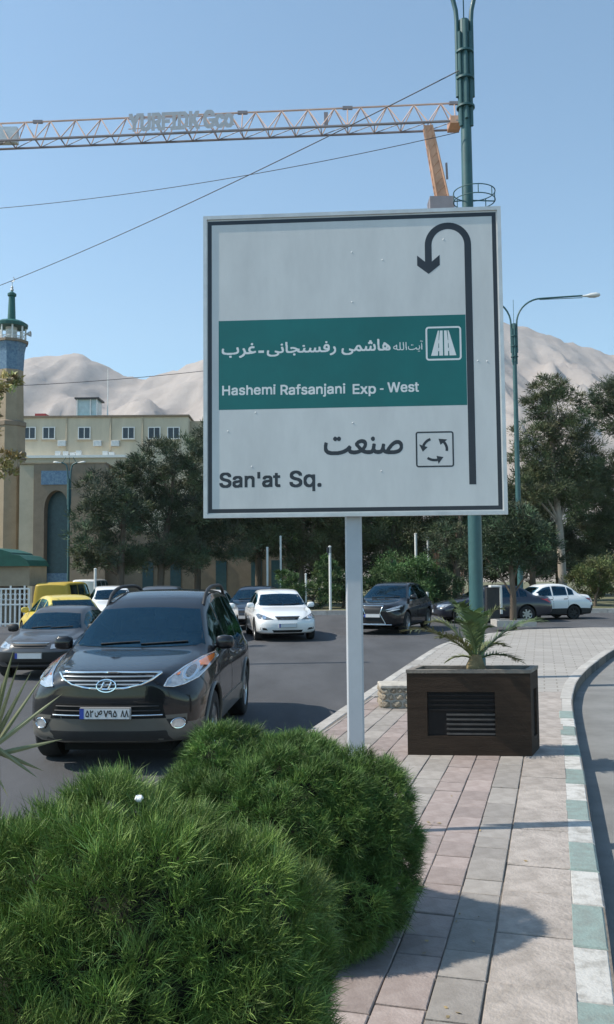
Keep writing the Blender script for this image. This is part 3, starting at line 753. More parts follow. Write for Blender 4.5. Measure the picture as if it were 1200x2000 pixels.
# leaning orange mast head, then the vertical tower behind the sign
m0 = P(836, 248, 50.5); m1 = P(866, 398, 50.9)
up_ = (m0 - m1).normalized()
def ring4(c, h): return [c + jd * h * a + jn * h * b for a, b in ((-1,-1),(1,-1),(1,1),(-1,1))]
r0, r1 = ring4(m1, .34), ring4(m0, .22)
mh = MB()
for a, b in zip(r0, r1): mh.tube([a, b], .07, 6)
n = 9
for i in range(n):
    for f in range(4):
        a, b = r0[f].lerp(r1[f], i / n), r0[(f + 1) % 4].lerp(r1[(f + 1) % 4], (i + 1) / n)
        mh.tube([a, b], .045, 5)
mh.add(r0 + r1, [(0,1,5,4)]) 
mh.build('mast_head', 'crane_orange', crane)
MB().tube([P(872, 318, 50.4), P(874, 350, 50.6)], .07, 6).build('limit_switch', 'crane_grey', crane)
cabp = P(862, 402, 50.9)
MB().box(-.75, .7, -.6, .6, -.55, .35).build('slewing_platform', 'crane_grey', crane, world=False).location = cabp - org
tw = MB()
for a, b in ((-.7,-.7),(.7,-.7),(.7,.7),(-.7,.7)): tw.tube([(cabp.x + a, cabp.y + b, -.02), (cabp.x + a, cabp.y + b, cabp.z - .5)], .09, 6)
cz = [(-.7,-.7),(.7,-.7),(.7,.7),(-.7,.7)]; nn = 14
for i in range(nn):
    z0, z1 = cabp.z * i / nn, (cabp.z - .5) * (i + 1) / nn
    for f in range(4):
        a, b = cz[f], cz[(f + 1) % 4]
        if i % 2: a, b = b, a
        tw.tube([(cabp.x + a[0], cabp.y + a[1], z0), (cabp.x + b[0], cabp.y + b[1], z1)], .05, 5)
tw.build('tower', 'crane_orange', crane)

# ================================================================== PLANTER AND ITS PALM
fl = G(797, 1475); fr = G(1040, 1477); bl_ = G(822, 1459); br_ = G(1066, 1461)
fl, fr, bl_, br_ = [Vector((p.x, p.y, 0)) for p in (fl, fr, bl_, br_)]
dep = (br_ - fr) * 1.0
ph = (P(797, 1308, fl.y).z)
cen = (fl + fr + bl_ + br_) / 4
planter = thing('planter', 'dark brown wooden box planter holding a small palm on the pavement', 'planter', (cen.x, cen.y, 0))
exf = (fr - fl); wdt = exf.length; exf.normalize(); exd = (bl_ - fl); dpt = exd.length; exd.normalize()
def Q(u, w, z): return fl + exf * u + exd * w + Vector((0, 0, z))
def qbox(name, mat, u0, u1, w0, w1, z0, z1, parent=planter):
    pts = [Q(u0, w0, z0), Q(u1, w0, z0), Q(u1, w1, z0), Q(u0, w1, z0), Q(u0, w0, z1), Q(u1, w0, z1), Q(u1, w1, z1), Q(u0, w1, z1)]
    return MB().add(pts, [(0,3,2,1),(4,5,6,7),(0,1,5,4),(1,2,6,5),(2,3,7,6),(3,0,4,7)]).build(name, mat, parent)
th = 0.05
pu0, pu1 = (837 - 797) / 246 * wdt, (972 - 797) / 246 * wdt; pz0, pz1 = ph * .225, ph * .74
zr = ph - 0.035
qbox('front_board', 'planter_wood', 0, wdt, 0, th, 0.0, pz0); qbox('front_board', 'planter_wood', 0, wdt, 0, th, pz1, zr)
qbox('front_board', 'planter_wood', 0, pu0, 0, th, pz0, pz1); qbox('front_board', 'planter_wood', pu1, wdt, 0, th, pz0, pz1)
qbox('inset_panel', 'planter_panel', pu0, pu1, 0.028, th, pz0, pz1)
for i in range(9):
    z = pz0 + 0.012 + i * (pz1 - pz0) / 9.2
    qbox('slat', 'planter_slat' if i < 5 else 'planter_panel', pu0 + (pu1 - pu0) * (.28 if i < 5 else 0.02), pu1 - .004, 0.010, 0.03, z, z + 0.018)
qbox('back_board', 'planter_wood', 0, wdt, dpt - th, dpt, 0, zr)
qbox('side_board', 'planter_wood', 0, th, th, dpt - th, 0, zr)
qbox('side_board', 'planter_wood', wdt - th, wdt, th, dpt - th, 0, zr * .2); qbox('side_board', 'planter_wood', wdt - th, wdt, th, dpt - th, zr * .78, zr)
qbox('side_board', 'planter_wood', wdt - th, wdt, th, dpt * .3, zr * .2, zr * .78); qbox('side_board', 'planter_wood', wdt - th, wdt, dpt * .75, dpt - th, zr * .2, zr * .78)
qbox('side_inset', 'planter_panel', wdt - th, wdt - .025, dpt * .3, dpt * .75, zr * .2, zr * .78)
rw = 0.085; e_ = 0.006
qbox('rim', 'planter_rim', -e_, wdt + e_, -e_, rw * .6, zr, ph); qbox('rim', 'planter_rim', -e_, wdt + e_, dpt - rw * .6, dpt + e_, zr, ph)
qbox('rim', 'planter_rim', -e_, rw * .7, rw * .6, dpt - rw * .6, zr, ph); qbox('rim', 'planter_rim', wdt - rw * .7, wdt + e_, rw * .6, dpt - rw * .6, zr, ph)
qbox('soil_fill', 'soil', th, wdt - th, th, dpt - th, 0.01, ph - 0.12)

def leaf_blade(mb, p, d, nrm, L, w, droop=0.0, fold=0.0, seg=4):
    """a pointed strap leaf from p along d"""
    d = d.normalized(); side = d.cross(nrm).normalized(); pts = []
    for i in range(seg + 1):
        t = i / seg; ww = w * (1 - t ** 2.2) * (0.6 + 0.4 * min(1, t * 4))
        c = p + d * L * t - Vector((0, 0, droop * L * t * t))
        pts.append((c - side * ww / 2, c + nrm * (-fold * ww), c + side * ww / 2))
    vs = [v for r in pts for v in r]; fs = []
    for i in range(seg):
        a = i * 3; fs += [(a, a + 1, a + 4, a + 3), (a + 1, a + 2, a + 5, a + 4)]
    mb.add(vs, fs)
pb = Q(wdt * .52, dpt * .5, ph - .125)
palm = thing('palm', 'small feathery date palm growing in the wooden planter', 'palm', pb)
MB().tube([pb, pb + Vector((0, 0, .14)), pb + Vector((.01, 0, .26))], [.085, .10, .05], 10).build('stem', 'palm_stem', palm, 40)
pk = cen.y
fronds = [((805, 1230), .30, .95), ((873, 1292), .16, .8), ((843, 1215), .42, .8), ((893, 1180), .50, .35), ((925, 1195), .5, .15), ((945, 1200), .45, .2), ((975, 1190), .45, .4), ((1052, 1212), .34, .7), ((1012, 1290), .2, .75), ((985, 1262), .28, .6), ((905, 1215), .35, .4), ((958, 1225), .3, .35), ((860, 1245), .3, .6)]
for i, ((tx, ty), lift, curl) in enumerate(fronds):
    yy = pk + random.uniform(-.35, .30)
    tip = P(tx, ty, yy); st = pb + Vector((random.uniform(-.03, .03), random.uniform(-.03, .03), .2))
    mid = st.lerp(tip, .5) + Vector((0, 0, lift * .62))
    rach = [st * (1 - t) ** 2 + mid * 2 * t * (1 - t) + tip * t * t for t in np.linspace(0, 1, 15)]
    fm_ = MB(); fm_.tube(rach, [.012 * (1 - .8 * t) for t in np.linspace(0, 1, 15)], 5)
    Ltot = (tip - st).length
    for j in range(2, 15):
        for sub in (0, .33, .66):
            if j == 14 and sub: continue
            p = rach[j].lerp(rach[min(j + 1, 14)], sub); d = (rach[min(j + 1, 14)] - rach[j - 1]).normalized()
            sd_ = d.cross(Vector((0, 0, 1)));  sd_ = sd_.normalized() if sd_.length > .05 else Vector((1, 0, 0)); up_l = sd_.cross(d).normalized()
            for sg in (-1, 1):
                dr = (d * .75 + sd_ * sg * .8 + up_l * random.uniform(.0, .35)).normalized()
                leaf_blade(fm_, p, dr, up_l, Ltot * random.uniform(.26, .36) * (1.1 - abs(j / 14 - .4) * .9), .016, droop=random.uniform(.05, .3), fold=.3, seg=3)
    off = world_loc(palm); me = fm_.mesh('frond', None, off)
    at = me.attributes.new('tint', 'FLOAT_COLOR', 'POINT'); g = random.uniform(.75, 1.35); yl = random.choice((1, 1, 1.35))
    at.data.foreach_set('color', np.tile([g * yl, g, g * .9, 1], len(me.vertices)).astype(np.float32))
    link('frond', me, 'palm_leaf', palm)

# --- stone-clad low block behind the planter
sb0 = G(745, 1384); sb1 = G(812, 1384)
blk = thing('stone_block', 'low rubble-stone block with pale cap beside the wooden planter', 'stone block', ((sb0.x + sb1.x) / 2, sb0.y + .22, 0))
bw_ = sb1.x - sb0.x; bh = P(745, 1340, sb0.y).z
MB().box(sb0.x + .015, sb1.x, sb0.y + .02, sb0.y + .45, 0, bh - .03).build('core', 'mortar', blk)
MB().cbox(sb0.x - .01, sb1.x + .02, sb0.y - .01, sb0.y + .47, bh - .03, bh + .01, .01).build('cap', 'mortar', blk)
z = 0.0; r_ = 0
while z < bh - .06:
    hh = random.uniform(.07, .11); hh = min(hh, bh - .035 - z); x = sb0.x
    while x < sb1.x - .02:
        ll = min(random.uniform(.08, .19), sb1.x - x)
        m_ = MB(); m_.ico((0, 0, 0), .5, jit=.10, sub=1); o = m_.build('stone', 'rubble', blk, 35, world=False)
        o.location = Vector((x + ll / 2, sb0.y + .03, z + hh / 2)) - blk.location; o.scale = (ll * 1.08, .10, hh * 1.1); x += ll
    yy = sb0.y + .03
    while yy < sb0.y + .4:
        ll = random.uniform(.08, .16); m_ = MB(); m_.ico((0, 0, 0), .5, jit=.10, sub=1); o = m_.build('stone', 'rubble', blk, 35, world=False)
        o.location = Vector((sb0.x + .02, yy + ll / 2, z + hh / 2)) - blk.location; o.scale = (.09, ll * 1.08, hh * 1.1); yy += ll
    z += hh

# ================================================================== VEGETATION
def unit(v): return v / np.maximum(np.linalg.norm(v, axis=-1, keepdims=True), 1e-9)
def blades(P0, D, L, W, seg, bend, tint):
    """curved pointed blades: P0 (n,3) roots, D (n,3) directions, bend (n,3) added with t^2. returns V, F, tint per vertex"""
    n = len(P0); side = unit(np.cross(D, rng.normal(size=(n, 3))))
    ts = np.linspace(0, 1, seg + 1); rows = []
    for t in ts:
        c = P0 + D * (L * t)[:, None] + bend * (t * t)
        w = (W * (1 - t * t * .92))[:, None] * side * .5
        rows.append(np.stack([c - w, c + w], 1))
    V = np.stack(rows, 1).reshape(n, -1, 3)               # n, (seg+1)*2, 3
    k = (seg + 1) * 2; base = (np.arange(n) * k)[:, None, None]
    q = np.array([[2 * i, 2 * i + 1, 2 * i + 3, 2 * i + 2] for i in range(seg)])[None]
    Fc = (base + q).reshape(-1, 4)
    T = np.repeat(tint, k, 0).reshape(-1, 3)
    return V.reshape(-1, 3), Fc, T
def rand_dirs(n):
    return unit(rng.normal(size=(n, 3)))

def shrub(name, label, lobes, n_tuft, per, L, W, spread, upb, tint_fn, core=True, loc=None, n_bil=200, bil_r=.12, seg=2):
    """lobes: (centre, (rx,ry,rz)); needle tufts on the outside of the union of the lobes"""
    base = Vector(loc); t = thing(name, label, 'shrub', base, 0, 'needle shrubs on the island')
    Cs = np.array([l[0] for l in lobes]); Rs = np.array([l[1] for l in lobes])
    area = (Rs[:, 0] * Rs[:, 2]); pr = area / area.sum()
    # billows: small rounded cushions all over the lobes
    bi, bd = [], []
    for k0 in range(len(lobes)):
        nk = max(12, int(n_bil * pr[k0])); kk = np.arange(nk) + .5; ph_ = np.arccos(1 - 2 * kk / nk); th_ = math.pi * (1 + 5 ** .5) * kk
        bd.append(np.stack([np.cos(th_) * np.sin(ph_), np.sin(th_) * np.sin(ph_), np.cos(ph_)], 1)); bi += [k0] * nk
    bi = np.array(bi); bd = unit(np.concatenate(bd) + rng.normal(0, .07, (len(bi), 3))); nb_ = len(bi)
    bc = Cs[bi] + bd * Rs[bi] * rng.uniform(.83, .95, (nb_, 1)); okb = bc[:, 2] > -.02
    for c, r in lobes:
        q = ((bc - np.array(c)) / np.array(r)); okb &= ~((q ** 2).sum(1) < 0.60)
    bc = bc[okb]; br = rng.uniform(bil_r * .7, bil_r * 1.35, len(bc)); bn = unit(bd[okb] / Rs[bi[okb]])
    m0 = n_tuft; idx = rng.choice(len(bc), m0, p=br ** 2 / (br ** 2).sum()); d = unit(rand_dirs(m0) + bn[idx] * .75 + np.array([0, 0, .25]))
    p = bc[idx] + d * br[idx][:, None] * rng.uniform(.80, 1.05, (m0, 1)); ok = p[:, 2] > 0.01
    for k0 in range(0, len(bc)):
        ok &= ~((((p - bc[k0]) / br[k0]) ** 2).sum(1) < 0.52)
    for c, r in lobes:
        ok &= ~((((p - np.array(c)) / np.array(r)) ** 2).sum(1) < 0.66)
    p = p[ok]; d = d[ok]; n = len(p); bt = rng.uniform(.8, 1.2, len(bc))[idx[ok]]
    nrm = d; rc = L * rng.uniform(.75, 1.25, n)
    ct = tint_fn(p, nrm, None) * bt[:, None]
    K = n * per; cn = np.repeat(nrm, per, 0)
    D = unit(rand_dirs(K) * spread + cn * .8 + np.array([0, 0, upb]))
    R_c = np.repeat(rc, per)
    P0 = np.repeat(p, per, 0) + D * (R_c * rng.uniform(-.15, .45, K))[:, None] + rng.normal(0, .012, (K, 3))
    Ls = R_c * rng.uniform(.55, 1.05, K); Ws = W * rng.uniform(.7, 1.3, K)
    tt = np.repeat(ct, per, 0) * rng.uniform(.7, 1.3, (K, 1))
    bend = rng.normal(0, L * .14, (K, 3)) + np.array([0, 0, -L * .10])
    V, Fc, T = blades(P0, D, Ls, Ws, seg, bend, tt)
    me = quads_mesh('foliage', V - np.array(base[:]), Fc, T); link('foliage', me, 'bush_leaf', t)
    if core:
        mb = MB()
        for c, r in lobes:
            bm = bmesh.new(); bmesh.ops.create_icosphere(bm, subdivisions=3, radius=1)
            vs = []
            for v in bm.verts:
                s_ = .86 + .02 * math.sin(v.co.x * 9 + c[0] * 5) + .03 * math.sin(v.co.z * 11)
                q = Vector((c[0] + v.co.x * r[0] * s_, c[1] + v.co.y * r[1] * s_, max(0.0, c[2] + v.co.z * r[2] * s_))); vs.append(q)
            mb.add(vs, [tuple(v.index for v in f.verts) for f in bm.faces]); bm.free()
        mb.build('shade_core', 'bush_core', t, 60)  # solid hull, near-black colour stands in for shade between the needles
    return t
def lobe(px, py, rx, ry, Y, ryd=None):
    c = P(px, py, Y); s_ = Y / F_PX
    return ((c.x, c.y, c.z), (rx * s_, (ryd if ryd else rx * .95) * s_, ry * s_))
def tint_a(p, nrm, dp):
    n = len(p); g = rng.uniform(.7, 1.25, (n, 1)); up = np.clip(nrm[:, 2:] * .5 + .5, 0, 1)
    t = np.array([[1.0, 1.0, 1.0]]) * g
    patch = np.sin(p[:, :1] * 6.1 + 1) + np.sin(p[:, 2:] * 7.3) + np.sin(p[:, 1:2] * 5.7 + 2) + rng.normal(0, .55, (n, 1))
    low = np.clip(1.35 - p[:, 2:] / .75, 0, 1)
    dry = np.clip((patch + .1) * .8, 0, 1) * low
    pale = (rng.random((n, 1)) < .18)
    t = t * (1 - dry) + dry * np.array([[1.0, .62, .9]]) * g
    return np.where(pale, t * np.array([[1.7, 1.5, 2.0]]), t)
def tint_b(p, nrm, dp):
    n = len(p); g = rng.uniform(.6, 1.2, (n, 1)); t = np.array([[.86, .95, 1.05]]) * g
    pale = (rng.random((n, 1)) < .12)
    return np.where(pale, t * np.array([[1.45, 1.25, 1.25]]), t)
b1 = [lobe(240, 1900, 318, 275, 2.85, 220), lobe(15, 1885, 210, 225, 2.85), lobe(445, 1865, 152, 180, 2.88, 165), lobe(215, 1700, 165, 115, 2.95, 165), lobe(485, 1995, 122, 155, 2.75), lobe(55, 2035, 305, 230, 2.68, 230)]
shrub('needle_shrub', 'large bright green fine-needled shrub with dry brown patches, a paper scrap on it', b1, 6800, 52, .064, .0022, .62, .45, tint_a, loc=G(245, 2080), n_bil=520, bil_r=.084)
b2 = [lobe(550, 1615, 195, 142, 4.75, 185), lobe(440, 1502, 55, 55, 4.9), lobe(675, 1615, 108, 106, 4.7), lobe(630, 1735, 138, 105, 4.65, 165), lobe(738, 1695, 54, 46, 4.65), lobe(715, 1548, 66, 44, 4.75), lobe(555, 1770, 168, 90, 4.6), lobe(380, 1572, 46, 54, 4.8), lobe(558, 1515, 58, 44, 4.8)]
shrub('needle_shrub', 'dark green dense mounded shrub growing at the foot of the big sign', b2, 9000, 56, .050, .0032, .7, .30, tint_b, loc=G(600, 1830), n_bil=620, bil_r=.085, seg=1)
# paper scrap on the near shrub
c = P(271, 1560, 2.84)
o = MB().ico((0, 0, 0), .015, .012, jit=.25, sub=2).build('paper_scrap', 'litter', None, 50); o.location = c; tag(o, 'crumpled white paper scrap caught on top of the bright shrub', 'litter')

# yucca at the left edge
yb_ = P(-22, 1468, 4.15); yg = Vector((yb_.x, yb_.y, 0))
yu = thing('yucca', 'grey-green yucca with long pointed sword leaves beside the bright shrub', 'yucca', yg)
MB().tube([yg, yg + Vector((.01, 0, yb_.z * .5)), yb_], [.07, .055, .05], 10).build('trunk', 'bark', yu, 40)
yl_ = [(-8,1225),(27,1284),(37,1292),(90,1305),(62,1380-70),(122,1357),(124,1434),(87,1513),(75,1540),(18,1542),(-60,1250),(-90,1330),(-130,1300),(-140,1420),(-110,1500),(-40,1210),(5,1330),(-100,1200)]
for i, (tx, ty) in enumerate(yl_):
    tip = P(tx, ty, yb_.y + random.uniform(-.18, .16)); d = tip - yb_; mb = MB()
    nrm = d.cross(Vector((0, 1, 0))).cross(d).normalized(); nrm = (nrm + Vector((random.uniform(-.8, .8), 0, random.uniform(-.6, .6)))).normalized(); nrm = (nrm - d.normalized() * nrm.dot(d.normalized())).normalized()
    leaf_blade(mb, yb_ + Vector((0, 0, random.uniform(-.04, .06))), d, nrm, d.length, random.uniform(.022, .034), 0.0, .22, 6)
    mb.build('leaf', 'yucca_leaf', yu)
# dry leaves on the paving
for i in range(26):
    q = G(random.uniform(815, 1110), random.uniform(1500, 1990)); 
    if i < 8: q = G(848 + random.uniform(-14, 14), 1611 + random.uniform(-4, 4))
    mb = MB(); a = random.uniform(0, 6.28); s_ = random.uniform(.008, .018); d = Vector((math.cos(a), math.sin(a), 0)); n_ = Vector((-d.y, d.x, 0))
    mb.add([q - d * s_ + Vector((0, 0, .006)), q + n_ * s_ * .5 + Vector((0, 0, .004)), q + d * s_ + Vector((0, 0, .009)), q - n_ * s_ * .5 + Vector((0, 0, .010))], [(0,1,2),(0,2,3)])
    tag(mb.build('dry_leaf', 'dry_leaf'), ('small dry leaf in the litter patch beside the dark shrub' if i < 8 else 'small curled dry brown leaf lying singly on the pavement'), 'leaf', 'dry leaves scattered on the pavement')

# trees: lobes traced as sizes, each lobe a cloud of needle sprays
def tree(name, label, base, Y, lobes, cat='tree', group='trees of the garden square', mat='pine_leaf', bark='bark', tr=.17, leaf=(.042, .21), dens=1.0, tint=(1, 1, 1), tdark=.55, stem_to=None, lean=0.0, sub=26):
    b = Vector(base); t = thing(name, label, cat, b, 0, group)
    pts = []; Vs, Fs, Ts = [], [], []; nv = 0
    lobes = [(l[0], l[1], l[2] * 1.14, l[3] * 1.12, *l[4:]) for l in lobes]
    cs = [lobe(*l[:4], Y + (l[4] if len(l) > 4 else random.uniform(-.8, .8))) for l in lobes]
    topc = max(cs, key=lambda q: q[0][2])[0]
    tx = sum(c[0][0] for c in cs) / len(cs)
    ttop = Vector((b.x + (topc[0] - b.x) * .7, topc[1], topc[2]))
    tp = [b - Vector((0, 0, .1)), b.lerp(ttop, .33) + Vector((random.uniform(-.1, .1), 0, 0)), b.lerp(ttop, .66) + Vector((random.uniform(-.12, .12), 0, 0)), ttop]
    tp[1].x = b.x + (tp[1].x - b.x) * .35
    trunk = MB().tube(tp, [tr * 1.25, tr, tr * .7, tr * .25], 10)
    for (c, r) in cs:
        c = Vector(c); zz = min(max(c.z - r[2] * 1.2 - .4, b.z + (ttop.z - b.z) * .25), ttop.z - .3); f = (zz - b.z) / max(.1, ttop.z - b.z)
        k = min(2, int(f * 3)); a = tp[k].lerp(tp[k + 1], f * 3 - k)
        trunk.tube([a, a.lerp(c, .5) + Vector((0, 0, .15)), c], [tr * .42, tr * .28, tr * .12], 6)
    trunk.build('trunk', bark, t, 50)
    for (c, r) in cs:
        c = np.array(c); r = np.array(r)
        m = max(6, int(sub * (r[0] * r[2]) / .9 * .9)); m = min(m, 90)
        d = rand_dirs(m); d[:, 2] = d[:, 2] * .9 + .12
        sc_ = c + d * r * rng.uniform(.55, 1.02, (m, 1)); cr = rng.uniform(.26, .46, m) * min(1.3, max(.45, r[0] / 1.1))
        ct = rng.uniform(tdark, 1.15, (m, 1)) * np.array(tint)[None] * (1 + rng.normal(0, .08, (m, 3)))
        per = int(104 * dens)
        P0 = np.repeat(sc_, per, 0) + unit(rng.normal(size=(m * per, 3))) * (np.repeat(cr, per) * rng.uniform(.1, 1, m * per))[:, None] * np.array([1, 1, .75])
        D = unit((P0 - np.repeat(sc_, per, 0)) * 2.2 + np.array([0, 0, .22]) + np.repeat(d, per, 0) * .25 + rng.normal(0, .22, P0.shape))
        n = len(P0)
        V, Fc, T = blades(P0, D, rng.uniform(.6, 1.2, n) * leaf[1], rng.uniform(.7, 1.3, n) * leaf[0], 1, np.zeros((n, 3)), np.repeat(ct, per, 0) * rng.uniform(.8, 1.2, (n, 1)))
        Vs.append(V); Fs.append(Fc + nv); Ts.append(T); nv += len(V)
    me = quads_mesh('crown', np.concatenate(Vs) - np.array(b[:]), np.concatenate(Fs), np.concatenate(Ts)); link('crown', me, mat, t)
    return t
def gb(px, Y, z=-.03): q = P(px, 1115, Y); return (q.x, q.y, z)
PT = 'dark pine in the garden square '
tree('pine_tree', 'round low dark pine left of the tallest pine before the portal wall', gb(235, 44), 44.0, [(205,965,45,42),(180,1015,38,38),(238,1005,45,45),(178,1062,38,38),(222,1082,48,34),(240,935,30,30),(170,1098,30,22),(250,1100,36,24)])
tree('pine_tree', 'tall dark pine with lumpy crown in front of the flat-roofed building', gb(312, 45), 45.5, [(305,905,45,42),(352,888,36,30),(278,942,36,40),(350,950,48,52),(305,1012,52,50),(372,1018,48,52),(330,1078,50,32),(265,1000,30,35),(290,1095,36,26),(370,1092,40,26)])
tree('pine_tree', 'dark pine half hidden behind the left edge of the big sign', gb(385, 47), 47.5, [(405,930,50,50),(440,990,55,50),(395,1040,50,45),(450,1060,50,40),(420,870,40,40),(380,1090,36,26)])
tree('pine_tree', 'dark pine behind the white saloon, trunk bare', gb(505, 50), 50.0, [(500,960,60,60),(470,1030,50,40),(535,1030,45,40),(510,880,50,50),(500,1075,36,26)])
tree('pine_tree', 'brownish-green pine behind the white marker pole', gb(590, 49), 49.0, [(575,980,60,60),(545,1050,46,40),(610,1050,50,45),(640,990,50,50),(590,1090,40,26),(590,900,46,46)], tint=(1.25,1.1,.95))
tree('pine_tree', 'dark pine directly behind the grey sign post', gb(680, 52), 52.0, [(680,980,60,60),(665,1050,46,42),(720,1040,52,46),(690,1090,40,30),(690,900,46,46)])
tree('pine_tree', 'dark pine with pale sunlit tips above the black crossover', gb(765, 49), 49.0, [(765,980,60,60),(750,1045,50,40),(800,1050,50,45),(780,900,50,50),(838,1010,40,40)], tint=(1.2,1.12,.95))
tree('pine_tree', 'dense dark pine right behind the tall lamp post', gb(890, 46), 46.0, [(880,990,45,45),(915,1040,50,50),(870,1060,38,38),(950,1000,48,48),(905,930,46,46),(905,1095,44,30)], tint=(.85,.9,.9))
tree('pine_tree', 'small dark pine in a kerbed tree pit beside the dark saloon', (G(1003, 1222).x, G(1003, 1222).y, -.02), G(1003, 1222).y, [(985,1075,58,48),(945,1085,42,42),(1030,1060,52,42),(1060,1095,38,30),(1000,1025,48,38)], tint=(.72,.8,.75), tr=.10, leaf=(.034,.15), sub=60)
tree('pine_tree', 'tallest spreading pine with pale bare trunk at the square', gb(1100, 48), 48.0, [(1066,762,38,28),(1045,790,30,24),(1090,800,50,34),(1052,852,46,32),(1112,852,50,40),(1038,905,42,38),(1092,912,60,36),(1135,900,42,46),(1060,960,50,34),(1110,965,50,34),(1028,960,34,34)], bark='bark_pale', tr=.20, tint=(1.12,1.08,.95))
tree('pine_tree', 'pine with open crown standing right of the tallest pine', gb(1210, 50), 50.0, [(1192,775,36,30),(1215,820,50,42),(1165,800,26,22),(1160,950,44,50),(1205,930,50,50),(1170,1020,44,40),(1220,1030,50,50),(1235,760,45,45)], tint=(1.0,1.0,.95))
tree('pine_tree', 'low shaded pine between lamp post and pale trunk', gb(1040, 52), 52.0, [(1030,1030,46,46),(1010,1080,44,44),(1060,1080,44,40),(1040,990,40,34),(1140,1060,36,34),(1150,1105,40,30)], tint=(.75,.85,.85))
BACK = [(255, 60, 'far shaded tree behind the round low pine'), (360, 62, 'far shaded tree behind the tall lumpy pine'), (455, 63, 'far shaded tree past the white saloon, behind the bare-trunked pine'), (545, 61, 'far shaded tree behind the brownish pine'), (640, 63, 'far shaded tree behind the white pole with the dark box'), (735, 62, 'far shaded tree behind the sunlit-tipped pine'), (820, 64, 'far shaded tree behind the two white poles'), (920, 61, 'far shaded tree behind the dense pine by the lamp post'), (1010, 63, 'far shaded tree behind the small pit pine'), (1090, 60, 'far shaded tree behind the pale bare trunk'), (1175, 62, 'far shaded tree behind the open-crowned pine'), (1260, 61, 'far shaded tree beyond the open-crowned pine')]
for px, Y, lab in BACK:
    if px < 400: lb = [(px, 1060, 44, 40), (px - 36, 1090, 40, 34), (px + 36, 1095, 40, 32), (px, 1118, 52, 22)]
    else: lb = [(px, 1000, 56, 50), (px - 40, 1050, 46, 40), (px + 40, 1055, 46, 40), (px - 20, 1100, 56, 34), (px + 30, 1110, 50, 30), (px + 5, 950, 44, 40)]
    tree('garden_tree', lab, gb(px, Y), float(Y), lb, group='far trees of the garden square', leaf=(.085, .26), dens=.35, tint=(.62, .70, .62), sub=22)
def bush_tree(label, px, Y, lobes, tint, mat='pine_leaf'):
    tree('garden_bush', label, gb(px, Y), Y, lobes, cat='bush', group='bushes of the garden square', mat=mat, tr=.07, leaf=(.05, .12), tint=tint, sub=44)
bush_tree('round bright green bush behind the black crossover', 800, 44.5, [(790,1118,50,34),(760,1135,36,30),(825,1130,32,30),(800,1155,50,24)], (.85,1.25,.75))
bush_tree('dark green bush next to the striped bollard', 850, 45.5, [(848,1128,30,28),(872,1150,36,28),(840,1160,30,24)], (.75,.95,.75))
bush_tree('yellow-green scrubby bush behind the white hatch-backed saloon', 1160, 44, [(1140,1125,30,26),(1175,1120,36,32),(1205,1135,36,32),(1150,1150,30,20)], (1.35,1.3,.9))
bush_tree('low flowering hedge behind the white marker pole', 610, 44, [(575,1160,28,26),(610,1165,28,28),(640,1150,26,32),(560,1130,22,24),(640,1115,24,26)], (.95,1.3,.8))
bush_tree('small hedge beside the white saloon roof', 668, 44.5, [(665,1150,26,30),(690,1160,26,26),(720,1150,28,30)], (.7,.95,.7))
# small white blossoms / pale bits of the hedge
# yellowing plane tree at the left edge
tree('plane_tree', 'plane tree with yellowing autumn leaves beside the minaret', gb(-120, 24, ROAD_Z), 24.0, [(-10,790,30,34),(10,755,22,20),(-8,905,34,36),(14,925,20,26),(-30,850,40,40),(-80,780,60,60),(-110,900,70,70),(22,740,12,12),(25,895,12,12)], mat='leaf_yellow', bark='bark_pale', tr=.16, leaf=(.09, .13), dens=.2, group=None, tdark=.4)

# tree pit kerb of the small pine
tp_ = G(1003, 1222)
pit = thing('tree_pit', 'low stone kerb box around the small pine by the dark saloon', 'tree pit', (tp_.x, tp_.y, -.004))
for (a, b, c, d) in ((-.65,.65,-.5,-.38),(-.65,.65,.38,.5),(-.65,-.53,-.38,.38),(.53,.65,-.38,.38)):
    MB().box(tp_.x + a, tp_.x + b, tp_.y + c, tp_.y + d, -.004, .20).build('kerb_stone', 'kerb_plain', pit)
MB().box(tp_.x - .53, tp_.x + .53, tp_.y - .38, tp_.y + .38, -.004, .14).build('soil_fill', 'soil', pit)

# ================================================================== BUILDINGS
def win(parent, x0, x1, y, z0, z1, frame=.09, dep=.10, mull=2):
    w = MB().box(x0, x1, y - dep, y - .02, z0, z0 + frame).box(x0, x1, y - dep, y - .02, z1 - frame, z1).box(x0, x0 + frame, y - dep, y - .02, z0 + frame, z1 - frame).box(x1 - frame, x1, y - dep, y - .02, z0 + frame, z1 - frame)
    for i in range(1, mull): xm = x0 + (x1 - x0) * i / mull; w.box(xm - frame * .4, xm + frame * .4, y - dep + .01, y - .02, z0 + frame, z1 - frame)
    f = w.build('window', 'white_paint', parent)
    g = MB().box(x0 + frame, x1 - frame, y - .06, y - .03, z0 + frame, z1 - frame); g.v = [v - Vector(world_loc(parent)) for v in g.v]
    g.build('pane', 'window_dark', f, world=False)
    return f
